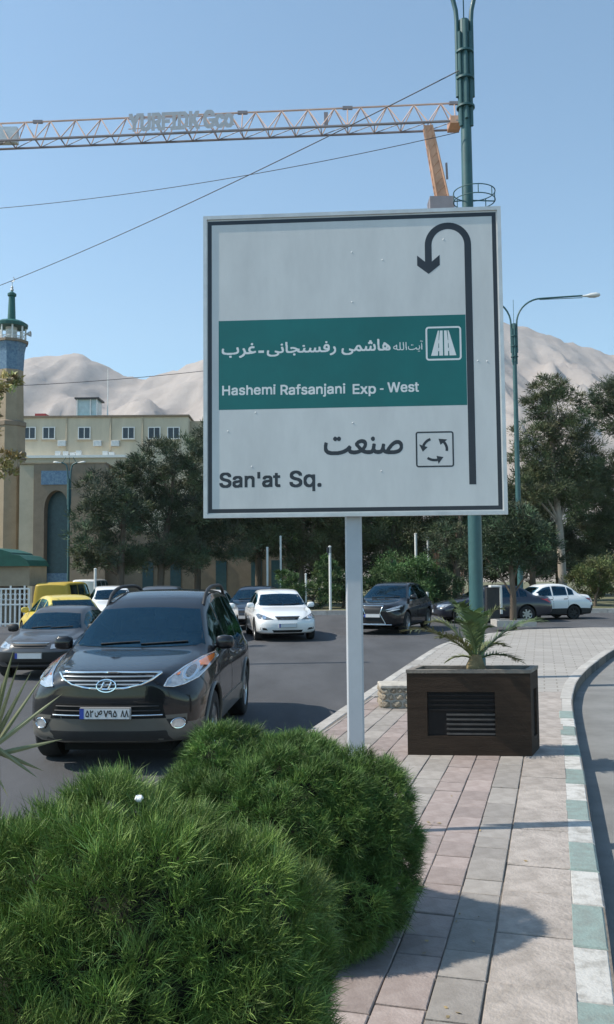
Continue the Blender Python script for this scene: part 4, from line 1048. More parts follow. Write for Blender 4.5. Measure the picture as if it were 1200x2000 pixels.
# flat-roofed building
BY = 85.0
def bx(px, y=BY): return P(px, 1115, y).x
def bz(py, px=200, y=BY): return P(px, py, y).z
x0, x1 = bx(-140), bx(368); zt = bz(815, 200); 
apt = thing('flat_roof_building', 'long cream flat-roofed building with small white windows behind the pines', 'building', ((x0 + x1) / 2, BY + 5, -.1))
MB().box(x0, x1, BY, BY + 12, -.1, zt).build('wall', 'render_wall', apt)
MB().box(x1, bx(396), BY + 1.2, BY + 11, -.1, zt - .25).build('side_wing', 'stone_cream', apt)
MB().box(x0 - .1, x1 + .12, BY - .16, BY + 12.1, zt, zt + .18).build('parapet', 'brick_brown', apt)
MB().box(x0, bx(250), BY - 1.6, BY - .02, -.1, bz(898)).build('lower_storey', 'stone_cream', apt)
MB().box(x0, bx(252), BY - 1.75, BY - .02, bz(898), bz(893)).build('ledge', 'white_paint', apt)
for px in (55, 93, 163, 250, 301, 339, -10, -60):
    xm = bx(px); win(apt, xm - .62, xm + .62, BY, bz(858, px), bz(834, px))
    MB().box(xm - .75, xm + .75, BY - .16, BY - .005, bz(858, px) - .13, bz(858, px) - .02).build('sill', 'stone_cream', apt)
for px in (128, 215, 278): MB().tube([(bx(px), BY - .07, bz(890, px)), (bx(px), BY - .07, zt - .02)], .055, 6).build('drainpipe', 'stone_cream', apt)
for px in (120, 190, 225): MB().cbox(bx(px) - .4, bx(px) + .4, BY - .36, BY - .02, bz(872, px), bz(872, px) + .55, .03).build('air_conditioner', 'aluminium', apt)
MB().box(bx(115), bx(255), BY + 3, BY + 6, zt + .18, zt + .75).build('roof_plinth', 'teal_sheet', apt)
hut0, hut1 = bx(131), bx(172)
hut = MB().box(hut0, hut1, BY + 3.2, BY + 5.2, zt + .75, zt + 2.45).build('roof_cabin', 'frosted_glass', apt)
for xx in (hut0 - .04, (hut0 * .35 + hut1 * .65), hut1 - .08):
    MB().box(xx, xx + .12, BY + 3.08, BY + 3.19, zt + .75, zt + 2.45).build('cabin_post', 'white_paint', apt)
MB().box(hut0 - .2, hut1 + .25, BY + 2.9, BY + 5.4, zt + 2.45, zt + 2.6).build('cabin_roof', 'dark_metal', apt)
MB().tube([(bx(190), BY + 4, zt + .7), (bx(190), BY + 4, bz(702, 190))], [.06, .03], 6).build('antenna', 'white_paint', apt)
MB().box(bx(52), bx(74), BY + 2, BY + 4, zt + .18, zt + .8).build('roof_tank', 'red_paint', apt)
for px in (118, 133, 147, 158, 210, 222):
    MB().box(bx(px) - .25, bx(px) + .25, BY - 1.3, BY - .8, bz(893), bz(893) + random.uniform(.3, .55)).build('roof_unit', 'white_paint', apt)
# mosque: portal, minaret, side wall
MY = 56.0
mx = lambda px, y=MY: P(px, 1115, y).x
mz = lambda py, px=60, y=MY: P(px, py, y).z
mos = thing('mosque_portal', 'tan brick mosque portal with tall dark pointed arch and blue tile band', 'mosque', (mx(100), MY + 2, -.1))
px0, px1 = mx(64), mx(205); ztop = mz(906)
a0, a1 = mx(85), mx(133); az = mz(1000); apex = mz(958); am = (a0 + a1) / 2
# front wall around the arch
arch = [(a1, az)] + [(am + (a1 - am) * math.cos(t) ** 1.0 * (1 - .0 * t), az + (apex - az) * math.sin(t) ** .85) for t in np.linspace(.12, math.pi / 2, 8)]
arch = [(x, z) for x, z in arch]; arch = arch + [(2 * am - x, z) for x, z in arch[::-1][1:]]
wl_ = MB().box(px0, a0, MY, MY + 1.0, -.1, ztop).box(a1, px1, MY, MY + 1.0, -.1, ztop)
pts = arch[::-1]
for (xa, za), (xb, zb_) in zip(pts, pts[1:]):
    if abs(xb - xa) < 1e-5: continue
    wl_.add([(xa, MY, za), (xb, MY, zb_), (xb, MY, ztop), (xa, MY, ztop), (xa, MY + 1, za), (xb, MY + 1, zb_), (xb, MY + 1, ztop), (xa, MY + 1, ztop)], [(0,1,2,3),(0,4,5,1),(3,2,6,7)])
wl_.build('front_wall', 'brick_brown', mos)
MB().box(a0 - .2, a1 + .2, MY + .75, MY + .95, -.1, apex + .1).build('arch_niche', 'tile_teal', mos)
MB().box(a0 + .05, a1 - .05, MY + .6, MY + .74, -.1, mz(1120)).build('door', 'tile_blue', mos)
MB().box(mx(79), mx(136), MY - .05, MY - .005, mz(947), mz(920)).build('tile_band', 'tile_blue', mos)
MB().box(px0 - .95, px0 - .004, MY + .1, MY + 9, -.1, ztop - .02).build('side_wall', 'stone_cream', mos)
MB().box(px0 - .98, px1 + .03, MY - .04, MY + 9, ztop, ztop + .08).build('coping', 'brick_tan', mos)
MB().box(px1, mx(560), MY + .8, MY + 8, -.1, mz(1040)).build('court_wall', 'brick_brown', mos)
for px in (285, 340, 430, 500, 540):
    xm = mx(px); w_ = MB().box(xm - .35, xm + .35, MY + .74, MY + .795, .4, mz(1098)).build('wall_niche', 'tile_teal', mos)
MB().box(mx(-180), px0 - 1.2, MY + 1.6, MY + 8, -.1, mz(935)).build('prayer_hall_wall', 'brick_tan', mos)
MB().box(mx(-30), mx(14), MY + 1.5, MY + 1.59, mz(1090), mz(1010)).build('hall_window', 'tile_teal', mos)
# minaret
NY = 57.5; ncx = P(22, 700, NY).x
mnz = lambda py: P(22, py, NY).z
mn = thing('minaret', 'octagonal brick minaret with blue tile band, gallery and teal spire', 'minaret', (ncx, NY, -.1))
sc = NY / F_PX
def oct(name, prof, mat, n=8, smooth=None):
    return MB().lathe([(r * sc, mnz(y) ) for r, y in prof], c=(ncx, NY, 0), n=n).build(name, mat, mn, smooth)
oct('shaft', [(31, 1130), (30, 830), (27, 828), (25, 735), (25, 725)], 'brick_tan')
oct('ring_moulding', [(24, 900), (33, 898), (33, 885), (28, 880)], 'brick_brown'); oct('ring_moulding', [(24, 838), (32, 834), (32, 826), (24, 822)], 'brick_brown')
oct('tile_collar', [(25, 725), (27, 690), (31, 672), (32, 668), (10, 668)], 'tile_blue')
oct('gallery_floor', [(5, 672.5), (34, 672), (34, 667), (5, 666.5)], 'brick_brown')
for k in range(8):
    a = math.pi / 8 + k * math.pi / 4; r = 27 * sc
    MB().tube([(ncx + r * math.cos(a), NY + r * math.sin(a), mnz(668)), (ncx + r * math.cos(a), NY + r * math.sin(a), mnz(637))], .06, 8).build('gallery_column', 'white_paint', mn, 40)
for zz in (660, 652):
    MB().tube([(ncx + 27.5 * sc * math.cos(math.pi / 8 + k * math.pi / 4), NY + 27.5 * sc * math.sin(math.pi / 8 + k * math.pi / 4), mnz(zz)) for k in range(9)], .03, 5).build('railing', 'white_paint', mn)
oct('core', [(11, 668), (11, 636)], 'white_paint', 12)
oct('gallery_roof', [(5, 640), (31, 640), (32, 634), (24, 629), (8, 627)], 'roof_teal', 16)
oct('spire', [(8, 628), (6, 580), (8.5, 578), (8.5, 574), (3, 570), (0.3, 569)], 'roof_teal', 14)
MB().tube([(ncx, NY, mnz(571)), (ncx, NY, mnz(550))], .03, 6).ico((ncx, NY, mnz(561)), .10, sub=1).ico((ncx, NY, mnz(566)), .13, sub=1).build('finial', 'aluminium', mn)
cr_ = MB().tube([(ncx + .16 * math.cos(a), NY, mnz(546) + .16 * math.sin(a)) for a in np.linspace(-2.4, 2.4 - 1.2, 10)], .03, 5).build('crescent', 'aluminium', mn)
for sg in (1, -1):
    MB().lathe([(.05, 0), (.07, .12), (.2, .38)], c=(ncx + sg * 30 * sc - (0.0 if sg > 0 else .38), NY - .3, mnz(655)), n=10, axis='x').build('loudspeaker', 'aluminium', mn)
# green-roofed kiosk and white railing, left
KY = 36.5
kx = lambda px: P(px, 1115, KY).x
kz = lambda py: P(20, py, KY).z
kio = thing('kiosk', 'tan kiosk with scalloped green metal roof beside the mosque', 'kiosk', (kx(-20), KY + 1.2, ROAD_Z))
MB().box(kx(-130), kx(58), KY, KY + 2.4, kz(1145), kz(1106)).build('fascia', 'brick_tan', kio)
MB().box(kx(-125), kx(20), KY + 1.0, KY + 2.3, ROAD_Z, kz(1145)).build('back_wall', 'brick_brown', kio)
rv = []; rz_ = [(62, 1106), (55, 1094), (42, 1085), (27, 1083), (24, 1079), (8, 1074), (-8, 1070), (-70, 1068), (-135, 1068), (-135, 1106)]
rm_ = MB(); n = len(rz_)
vs_ = [(kx(px), KY - .25, kz(py)) for px, py in rz_] + [(kx(px), KY + 2.6, kz(py)) for px, py in rz_]
rm_.add(vs_, [tuple(range(n)), tuple(range(2 * n - 1, n - 1, -1))] + [(i, (i + 1) % n, n + (i + 1) % n, n + i) for i in range(n)]); rm_.build('roof', 'roof_green', kio)
for px in (37, -60, -120): MB().tube([(kx(px), KY + .15, ROAD_Z), (kx(px), KY + .15, kz(1145))], .05, 8).build('post', 'dark_metal', kio)
RY = 34.0
ra = thing('railing', 'white ornamental iron railing in front of the kiosk', 'railing', (P(20, 1115, RY).x, RY, ROAD_Z))
rxs = np.linspace(P(-60, 1115, RY).x, P(58, 1115, RY).x, 14); rz0, rz1 = ROAD_Z + .1, P(20, 1150, RY).z
for zz in (rz0, rz0 + (rz1 - rz0) * .55, rz1): MB().box(rxs[0], rxs[-1], RY - .03, RY + .03, zz - .03, zz + .03).build('rail', 'white_paint', ra)
for i, xx in enumerate(rxs):
    MB().box(xx - .03, xx + .03, RY - .025, RY + .025, ROAD_Z, rz1 + (.12 if i % 3 == 0 else 0)).build('baluster', 'white_paint', ra)
    if i < len(rxs) - 1:
        xm = (xx + rxs[i + 1]) / 2; MB().tube([(xm + .07 * math.cos(a), RY, rz0 + (rz1 - rz0) * .77 + .12 * math.sin(a)) for a in np.linspace(0, 2 * math.pi, 11)], .018, 5).build('scroll', 'white_paint', ra)

# ================================================================== SMALL STREET FURNITURE
def marker(px, y0, y1, Y, r, label, mat='white_paint', z=-.03, head=False):
    a = P(px, y1, Y); t = thing('marker_pole', label, 'pole', (a.x, Y, z), 0, 'poles around the square')
    top = P(px, y0, Y).z - z
    MB().tube([(0, 0, 0), (0, 0, top)], r, 10).build('shaft', mat, t, 40, world=False)
    MB().lathe([(r * 1.2, 0), (r * 1.2, .03), (.001, .06)], c=(0, 0, top), n=10).build('cap', mat, t, 40, world=False)
    if head: MB().cbox(-.16, .05, -.06, .06, top - .30, top - .02, .01).build('sensor_box', 'dark_metal', t, world=False)
marker(646, 1068, 1200, 42.0, .065, 'white pole with a small dark box, by the hedge on the garden kerb', head=True, z=.0)
marker(523, 1070, 1150, 46.0, .06, 'white pole just above the roof of the white saloon')
marker(549, 1048, 1140, 46.5, .055, 'white pole beside the brownish pine trunk')
marker(814, 1043, 1150, 47, .075, 'thicker of two white poles over the round bright bush')
marker(838, 1046, 1150, 47, .075, 'white pole beside the dark bush behind the striped bollard')
marker(186, 1112, 1170, 40, .06, 'short white pole beside the white pickup', z=ROAD_Z)
marker(598, 1122, 1170, 43.5, .05, 'short pale post standing in the flowering hedge')
bq = G(836, 1222, ROAD_Z); 
bol = thing('bollard', 'thin black and white striped bollard beside the black crossover', 'bollard', (bq.x, bq.y, ROAD_Z))
bh_ = P(836, 1156, bq.y).z - ROAD_Z
for i in range(7): MB().tube([(0, 0, bh_ * i / 7), (0, 0, bh_ * (i + 1) / 7)], .045, 10).build('band', 'white_paint' if i % 2 == 0 else 'dark_metal', bol, 40, world=False)
MB().lathe([(.07, 0), (.07, .03), (.046, .031)], n=12).build('foot', 'dark_metal', bol, world=False)
cq = G(966, 1212); 
cab = thing('control_cabinet', 'dark traffic control cabinet with white edge beside the lamp post', 'cabinet', (cq.x, cq.y, 0))
s_ = cq.y / F_PX
MB().cbox(-16 * s_, 9 * s_, -.2, .2, 0, P(966, 1147, cq.y).z, .015).build('housing', 'dark_metal', cab, world=False)
MB().cbox(9.2 * s_, 14 * s_, -.22, .2, .25, P(966, 1144, cq.y).z, .01).build('side_panel', 'white_paint', cab, world=False)
MB().cbox(-8 * s_, 9 * s_, -.22, .2, P(966, 1147, cq.y).z + .004, P(966, 1143, cq.y).z, .01).build('lid', 'white_paint', cab, world=False)

# ================================================================== VEHICLES
def smooth_arr(a, k):
    if k < 1: return a
    p = np.pad(a, k, mode='edge'); ker = np.ones(2 * k + 1) / (2 * k + 1)
    return np.convolve(p, ker, 'valid')
class Car:
    def __init__(s, name, label, front, psi, sp, group='vehicles on the road'):
        s.sp = sp; s.L = sp['L']; W = s.W = sp['W'] / 2
        s.root = thing(name, label, sp.get('cat', 'car'), (0, 0, ROAD_Z), math.pi / 2 + psi, group)
        fw = Vector((math.sin(psi), -math.cos(psi), 0)); c = Vector((front[0], front[1], 0)) - fw * s.L / 2
        s.root.location = (c.x, c.y, ROAD_Z)
        s.body()
    def prof(s, key, x):
        d = s.sp[key]; return float(np.interp(x, [p[0] for p in d], [p[1] for p in d]))
    def body(s):
        sp = s.sp; L = s.L
        xs = np.concatenate([[0, .02, .05, .09, .14], np.arange(.2, L - .2, .055), [L - .14, L - .09, L - .05, L - .02, L]])
        g = {}
        for k in ('top', 'sho', 'bot', 'wl', 'ws', 'wt'):
            d = sp[k]; a = np.interp(xs, [p[0] for p in d], [p[1] for p in d]); a2 = smooth_arr(a, 2); 
            a2[:4] = a[:4]; a2[-4:] = a[-4:]; g[k] = a2
        s.xs = xs; s.g = g
        inset = np.interp(xs, [0, .02, .05, .09, .14, L - .14, L - .09, L - .05, L - .02, L], [.06, .035, .015, .005, 0, 0, .005, .015, .035, .06])
        rows = []
        for i, x in enumerate(xs):
            zb, zs, zt = g['bot'][i] + inset[i] * .5, g['sho'][i] - inset[i] * .3, g['top'][i] - inset[i] * .6
            wl, ws, wt = g['wl'][i] - inset[i], g['ws'][i] - inset[i], g['wt'][i] - inset[i]
            crown = sp.get('crown', .055); ze = max(zs + .012, zt - crown); zt = max(zt, ze + .01)
            h = zs - zb
            r = [(0, zb), (.55 * wl, zb), (.86 * wl, zb + .012), (.965 * wl, zb + .055), (.985 * wl, zb + .18 * h), (.995 * wl, zb + .36 * h), (wl, zb + .52 * h), (wl * .998, zb + .68 * h),
                 (wl * .985, zb + .82 * h), ((wl * .955 * .5 + ws * .5), zb + .93 * h), (ws, zs)]
            for t in (.12, .3, .5, .7, .88): r.append((ws + (wt - ws) * t + .018 * math.sin(math.pi * t) * min(1, (ze - zs) / .3), zs + (ze - zs) * t))
            r += [(wt, ze), (wt * .955, ze + (zt - ze) * .42), (wt * .82, ze + (zt - ze) * .72), (wt * .45, ze + (zt - ze) * .95), (0, zt)]
            rows.append(r)
        N = len(rows[0]); V = []; F = []; mi = []
        kf, kr = sp.get('bow', (.30, .14)); nose = sp.get('nose', [(0, 0), (2, 0)]); tail = sp.get('tail', [(0, 0), (2, 0)])
        def bend(x, y, z):
            wf = max(0, 1 - x / 1.0) ** 1.3; wr = max(0, 1 - (L - x) / .8) ** 1.3; q = min(1.0, abs(y) / s.W)
            x2 = x + wf * (kf * q ** 3.4 + np.interp(z, [p[0] for p in nose], [p[1] for p in nose]))
            x2 -= wr * (kr * q ** 2.6 + np.interp(z, [p[0] for p in tail], [p[1] for p in tail]))
            return (x2 - L / 2, y, z)
        idx = {}
        for i, r in enumerate(rows):
            for j in range(N):
                for sg in (1, -1):
                    if sg == -1 and (j == 0 or j == N - 1): idx[i, j, -1] = idx[i, j, 1]; continue
                    idx[i, j, sg] = len(V); V.append(bend(xs[i], sg * r[j][0], r[j][1]))
        two = sp.get('two_tone')
        for i in range(len(xs) - 1):
            for j in range(N - 1):
                for sg in (1, -1):
                    f = (idx[i, j, sg], idx[i + 1, j, sg], idx[i + 1, j + 1, sg], idx[i, j + 1, sg])
                    F.append(f if sg == 1 else f[::-1]); z = (rows[i][j][1] + rows[i][j + 1][1]) / 2; mi.append(1 if two and z < two else 0)
        for i, flip in ((0, False), (len(xs) - 1, True)):
            MM = 10; grid = []
            for j in range(N):
                if j == 0 or j == N - 1: grid.append([idx[i, j, 1]] * (MM + 1)); continue
                row = [idx[i, j, -1]]
                for m in range(1, MM):
                    t = -1 + 2 * m / MM; row.append(len(V)); V.append(bend(xs[i], t * rows[i][j][0], rows[i][j][1]))
                row.append(idx[i, j, 1]); grid.append(row)
            for j in range(N - 1):
                for m in range(MM):
                    q = [grid[j][m], grid[j][m + 1], grid[j + 1][m + 1], grid[j + 1][m]]; q2 = []
                    for v in q:
                        if v not in q2: q2.append(v)
                    if len(q2) >= 3: F.append(tuple(q2)); mi.append(1 if two and rows[i][j][1] < two else 0)
        me = bpy.data.meshes.new('body'); me.from_pydata(V, [], F); me.polygons.foreach_set('material_index', mi); me.update()
        bm = bmesh.new(); bm.from_mesh(me); bmesh.ops.recalc_face_normals(bm, faces=bm.faces)
        s.bvh = BVHTree.FromBMesh(bm); bm.to_mesh(me); bm.free()
        o = link('body', me, [sp['paint'], sp.get('paint2', sp['paint']), 'wheel_well'], s.root); s.bodyobj = o
        # wheel wells
        R = sp['wheel_r']; cut = MB()
        for x in sp['axles']:
            for sg in (1, -1):
                y0, y1 = sg * (s.W - .34), sg * (s.W + .25)
                cut.lathe([(0.001, y0), (R + .055, y0), (R + .055, y1), (0.001, y1)], c=(x - L / 2, 0, R + .015), n=28, axis='y', mi=2)
        cm = cut.mesh('well'); co = bpy.data.objects.new('well', cm); COL.objects.link(co); co.parent = s.root
        for m_ in (sp['paint'], sp.get('paint2', sp['paint']), 'wheel_well'): cm.materials.append(MATS[m_])
        mod = o.modifiers.new('b', 'BOOLEAN'); mod.operation = 'DIFFERENCE'; mod.object = co; mod.solver = 'EXACT'
        bpy.context.view_layer.update(); dg = bpy.context.evaluated_depsgraph_get()
        me2 = bpy.data.meshes.new_from_object(o.evaluated_get(dg)); o.modifiers.clear()
        if len(me2.polygons) > 200: o.data = me2
        bpy.data.objects.remove(co)
        o.data.shade_smooth(); o.data.set_sharp_from_angle(angle=math.radians(38))
        tw = sp.get('tyre_w', .2)
        for x in sp['axles']:
            for sg in (1, -1):
                w = MB(); yo = sg * (s.W - .015); yi = sg * (s.W - .015 - tw); a, b = (yo, yi)
                w.lathe([(R * .62, a), (R * .66, a + sg * .004), (R * .93, a + sg * .002), (R * .985, a - sg * .02), (R, a - sg * .045), (R, b + sg * .045), (R * .95, b), (R * .62, b)], c=(x - L / 2, 0, R), n=32, axis='y')
                wo = w.build('wheel', 'rubber', s.root, 50, world=False)
                rm = MB(); rm.lathe([(R * .64, a - sg * .004), (R * .60, a - sg * .012), (R * .55, a - sg * .05)], c=(x - L / 2, 0, R), n=32, axis='y')
                nsp = sp.get('spokes', 7)
                for k in range(nsp):
                    t = 2 * math.pi * k / nsp; d = Vector((math.cos(t), 0, math.sin(t))); n_ = Vector((-math.sin(t), 0, math.cos(t)))
                    c = Vector((x - L / 2, a - sg * .02, R)); w0, w1 = R * .12, R * .085
                    p = [c + d * R * .08 - n_ * w0, c + d * R * .08 + n_ * w0, c + d * R * .6 + n_ * w1, c + d * R * .6 - n_ * w1]; bk = Vector((0, -sg * .03, 0))
                    rm.add(p + [q + bk for q in p], [(0,1,2,3),(7,6,5,4),(0,4,5,1),(1,5,6,2),(2,6,7,3),(3,7,4,0)])
                rm.lathe([(0.001, a - sg * .012), (R * .12, a - sg * .012), (R * .15, a - sg * .03)], c=(x - L / 2, 0, R), n=12, axis='y')
                rm.build('rim', sp.get('rim', 'alloy'), wo, 40, world=False)
                MB().lathe([(0.001, a - sg * .075), (R * .6, a - sg * .075)], c=(x - L / 2, 0, R), n=20, axis='y').build('brake_disc', 'plastic', wo, world=False)
    def hit(s, axis, a, b):
        L = s.L
        if axis == 'f': o, d = Vector((-L / 2 - 3, a, b)), Vector((1, 0, 0))
        elif axis == 'r': o, d = Vector((L / 2 + 3, a, b)), Vector((-1, 0, 0))
        else:
            sg = 1 if axis == '+' else -1; o, d = Vector((a - L / 2, 3 * sg, b)), Vector((0, -sg, 0))
        h = s.bvh.ray_cast(o, d)
        if h[0] is None:
            q = s.bvh.find_nearest(o + d * 2.2); return q[0], q[1]
        n = h[1]; return h[0], (n if n.dot(d) < 0 else -n)
    def panel(s, name, mat, axis, poly, off=.006, res=.09, parent=None, depth=None):
        pts = []
        n = len(poly)
        for i in range(n):
            a = Vector(poly[i][:2]); b = Vector(poly[(i + 1) % n][:2]); k = max(1, int((b - a).length / res + .5))
            for j in range(k): pts.append(a.lerp(b, j / k))
        m = len(pts); edges = [(i, (i + 1) % m) for i in range(m)]
        xs = [p.x for p in pts]; ys = [p.y for p in pts]
        def inside(x, y):
            c = False
            for i in range(m):
                p, q = pts[i], pts[(i + 1) % m]
                if (p.y > y) != (q.y > y) and x < (q.x - p.x) * (y - p.y) / (q.y - p.y) + p.x: c = not c
            return c
        ext = []
        x = min(xs) + res / 2
        while x < max(xs):
            y = min(ys) + res / 2
            while y < max(ys):
                if inside(x, y) and min((Vector((x, y)) - p).length for p in pts) > res * .45: ext.append(Vector((x, y)))
                y += res
            x += res
        r = geometry.delaunay_2d_cdt(pts + ext, edges, [], 1, 1e-5)
        bm = bmesh.new(); nr = []
        vs = []
        for v in r[0]:
            p, nn = s.hit(axis, v.x, v.y); vs.append(bm.verts.new(p + nn * off)); nr.append(nn)
        for f in r[2]:
            try: bm.faces.new([vs[i] for i in f])
            except ValueError: pass
        bm.verts.index_update(); nmap = {v: nn for v, nn in zip(vs, nr)}
        be = [e for e in bm.edges if e.is_boundary]
        ret = bmesh.ops.extrude_edge_only(bm, edges=be)
        for v in [g_ for g_ in ret['geom'] if isinstance(g_, bmesh.types.BMVert)]:
            src = min(((v.co - u.co).length, k) for k, u in enumerate(vs))[1]; v.co -= nr[src] * ((depth or off) + .004)
        bmesh.ops.recalc_face_normals(bm, faces=bm.faces)
        me = bpy.data.meshes.new(name); bm.to_mesh(me); bm.free(); me.shade_smooth(); me.set_sharp_from_angle(angle=math.radians(35))
        return link(name, me, mat, parent or s.root)
    def both(s, name, mat, axis, poly, **k):
        a = s.panel(name, mat, axis, poly, **k); b = s.panel(name, mat, axis, [(-p[0], p[1]) for p in poly][::-1], **k); return a, b
    def ring(s, name, mat, axis, poly, w, off=.014, parent=None):
        """a raised strip along a closed outline"""
        mb = MB(); pts = []
        n = len(poly)
        for i in range(n):
            a = Vector(poly[i]); b = Vector(poly[(i + 1) % n]); k = max(1, int((b - a).length / .06))
            for j in range(k): p = a.lerp(b, j / k); h, nn = s.hit(axis, p.x, p.y); pts.append(h + nn * off)
        mb.tube(pts + [pts[0]], w, 6); return mb.build(name, mat, parent or s.root, 60, world=False)
    def bar(s, name, mat, axis, a, b, w, off=.012, parent=None):
        pts = []
        for t in np.linspace(0, 1, 9): p = Vector(a).lerp(Vector(b), t); h, nn = s.hit(axis, p.x, p.y); pts.append(h + nn * off)
        return MB().tube(pts, w, 6).build(name, mat, parent or s.root, 60, world=False)
    def windows(s, tint='car_glass', side=None):
        side = side or tint; s.open = []
        sp = s.sp; xc, xr = sp['ws_x']; zc = s.prof('top', xc) + .02; zr = s.prof('top', xr) - .075
        yb, yt = s.prof('wt', xc) * sp.get('wsb', 1.0), s.prof('wt', xr) * .95
        s.wsb = (yb, zc, yt, zr)
        wp = [(-yb, zc), (-yb * .5, zc - .012), (0, zc - .016), (yb * .5, zc - .012), (yb, zc), (yt, zr), (yt * .5, zr + .02), (0, zr + .026), (-yt * .5, zr + .02), (-yt, zr)]
        w = s.panel('windshield', tint, 'f', wp, off=.005); s.open.append(('f', wp))
        s.bar('wiper', 'plastic', 'f', (yb * .55, zc + .005), (-.02, zc + .03), .009, .016, w); s.bar('wiper', 'plastic', 'f', (-.05, zc + .003), (-yb * .75, zc + .03), .009, .016, w)
        if 'rw_x' in sp:
            xa, xb = sp['rw_x']; za = s.prof('top', xa) - .07; zb = s.prof('top', xb) + .03; ya, yb2 = s.prof('wt', xa) * .92, s.prof('wt', xb) * .92
            rp_ = [(-yb2, zb), (yb2, zb), (ya, za), (-ya, za)]; s.panel('rear_window', side, 'r', rp_, off=.005); s.open.append(('r', rp_))
        cr = sp.get('crown', .055)
        for ax in '+-':
            for (xa, xb) in sp['side_w']:
                bot, top = [], []
                for x in np.linspace(xa, xb, 9):
                    b = s.prof('sho', x) + .03; t = s.prof('top', x) - cr - .055
                    if t - b > .035: bot.append((x, b)); top.append((x, t))
                if len(bot) >= 2: s.panel('side_window', side, ax, bot + top[::-1], off=.005); s.open.append((ax, bot + top[::-1]))
            for x in sp.get('seams', ()):
                z0, z1 = s.prof('bot', x) + .12, s.prof('sho', x) - .01; s.panel('door_seam', 'plastic', ax, [(x, z0), (x + .012, z0), (x + .012, z1), (x, z1)], off=.0015)
            for x in sp.get('handles', ()):
                z = s.prof('sho', x) - .13; s.bar('door_handle', sp.get('handle_mat', sp['paint']), ax, (x, z), (x + .16, z + .005), .014, .028)
            mx_, mz_ = sp.get('mirror', (xc + .28, zc + .05)); h, nn = s.hit(ax, mx_, mz_); sg = 1 if ax == '+' else -1
            m = MB(); c = h + Vector((-.02, sg * .13, .04)); R = Vector((.065, .115, .085))
            bm = bmesh.new(); bmesh.ops.create_icosphere(bm, subdivisions=2, radius=1)
            def sq(v): return math.copysign(abs(v) ** .65, v)
            m.add([c + Vector((sq(v.co.x) * R.x * (1.0 if v.co.x < 0 else .45), sq(v.co.y) * R.y, sq(v.co.z) * R.z)) for v in bm.verts], [tuple(v.index for v in f.verts) for f in bm.faces]); bm.free()
            m.tube([h - nn * .02, c - Vector((0, sg * .06, .05))], .022, 8)
            m.build('mirror', sp.get('mirror_mat', sp['paint']), s.root, 50, world=False)
        s.cut_openings(); s.cabin()
    def cut_openings(s):
        def inside(poly, x, y):
            c = False; n = len(poly)
            for i in range(n):
                (ax, ay), (bx_, by) = poly[i], poly[(i + 1) % n]
                if (ay > y) != (by > y) and x < (bx_ - ax) * (y - ay) / (by - ay) + ax: c = not c
            return c
        bm = bmesh.new(); bm.from_mesh(s.bodyobj.data); kill = []; L2 = s.L / 2
        for f in bm.faces:
            c = f.calc_center_median()
            if c.z < .6: continue
            for ax, poly in s.open:
                if ax == 'f' and (f.normal.x > -.15 or c.x > 0): continue
                if ax == 'r' and (f.normal.x < .15 or c.x < 0): continue
                if ax == '+' and f.normal.y < .3 or ax == '-' and f.normal.y > -.3: continue
                if all(inside(poly, *((v.co.y, v.co.z) if ax in 'fr' else (v.co.x + L2, v.co.z))) for v in f.verts): kill.append(f); break
        bmesh.ops.delete(bm, geom=kill, context='FACES'); bm.to_mesh(s.bodyobj.data); bm.free()
    def cabin(s):
        sp = s.sp; L2 = s.L / 2; xc, xr = sp['ws_x']; belt = s.prof('sho', xr); w = s.W
        x0 = xc + .12; x1 = min(s.L - .5, sp['side_w'][-1][1]); top = s.prof('top', xr) - .1
        t = MB().box(x0 - L2, x1 - L2, -w * .86, w * .86, .26, .34)
        for sg in (1, -1): t.box(x0 - L2, x1 - L2, sg * w * .88 if sg < 0 else w * .80, sg * w * .80 if sg < 0 else w * .88, .34, belt - .03)
        t.box(x0 - L2, x0 + .38 - L2, -w * .79, w * .79, .5, belt - .02).box(x1 - .12 - L2, x1 - L2, -w * .79, w * .79, .34, belt - .02)
        t.build('cabin_lining', 'cabin', s.root, world=False)
        rows_ = [xr + .12] + ([xr + 1.0] if x1 - xr > 1.35 else [])
        for r, xs_ in enumerate(rows_):
            for sg in ((1, -1) if r == 0 else (1, 0, -1)):
                y = sg * w * .42; hw = .22 if r == 0 else .19
                se = MB().cbox(xs_ - .42 - L2, xs_ + .06 - L2, y - hw, y + hw, .36, .60, .03)
                n0 = len(se.v); se.cbox(xs_ - L2, xs_ + .12 - L2, y - hw, y + hw, .55, belt + .16, .04)
                se.cbox(xs_ + .04 - L2, xs_ + .12 - L2, y - .12, y + .12, belt + .20, min(belt + .38, top - .02), .03)
                for v in se.v[n0:]: v.x += (v.z - .55) * .22
                se.build('seat', 'seat_cloth', s.root, world=False)
        sx_ = x0 + .48 - L2; cy_ = -w * .42
        MB().tube([(sx_ + .08 * math.sin(a), cy_ + .18 * math.cos(a), belt - .02 + .17 * math.sin(a)) for a in np.linspace(0, 2 * math.pi, 21)], .016, 6).build('steering_wheel', 'cabin', s.root, world=False)
    def plate(s, axis, y, z, text=None, w=.52, h=.115, out=.018):
        p, nn = s.hit(axis, y, z); x = p.x - (out if axis == 'f' else -out); sg = 1 if axis == 'f' else -1
        pl = MB().box(x - .006, x + .03, y - w / 2, y + w / 2, z - h / 2, z + h / 2).build('licence_plate', 'plate_white', s.root, world=False)
        xx = x - .0075 * sg
        def fn(u, v): return Vector((xx, y - u * sg, z + v))
        mb = MB().add([(-w / 2, -h / 2, 0), (-w / 2 + .045, -h / 2, 0), (-w / 2 + .045, h / 2, 0), (-w / 2, h / 2, 0)], [(0,1,2,3)]); flat_build(mb, 'blue_band', 'plate_blue', pl, fn)
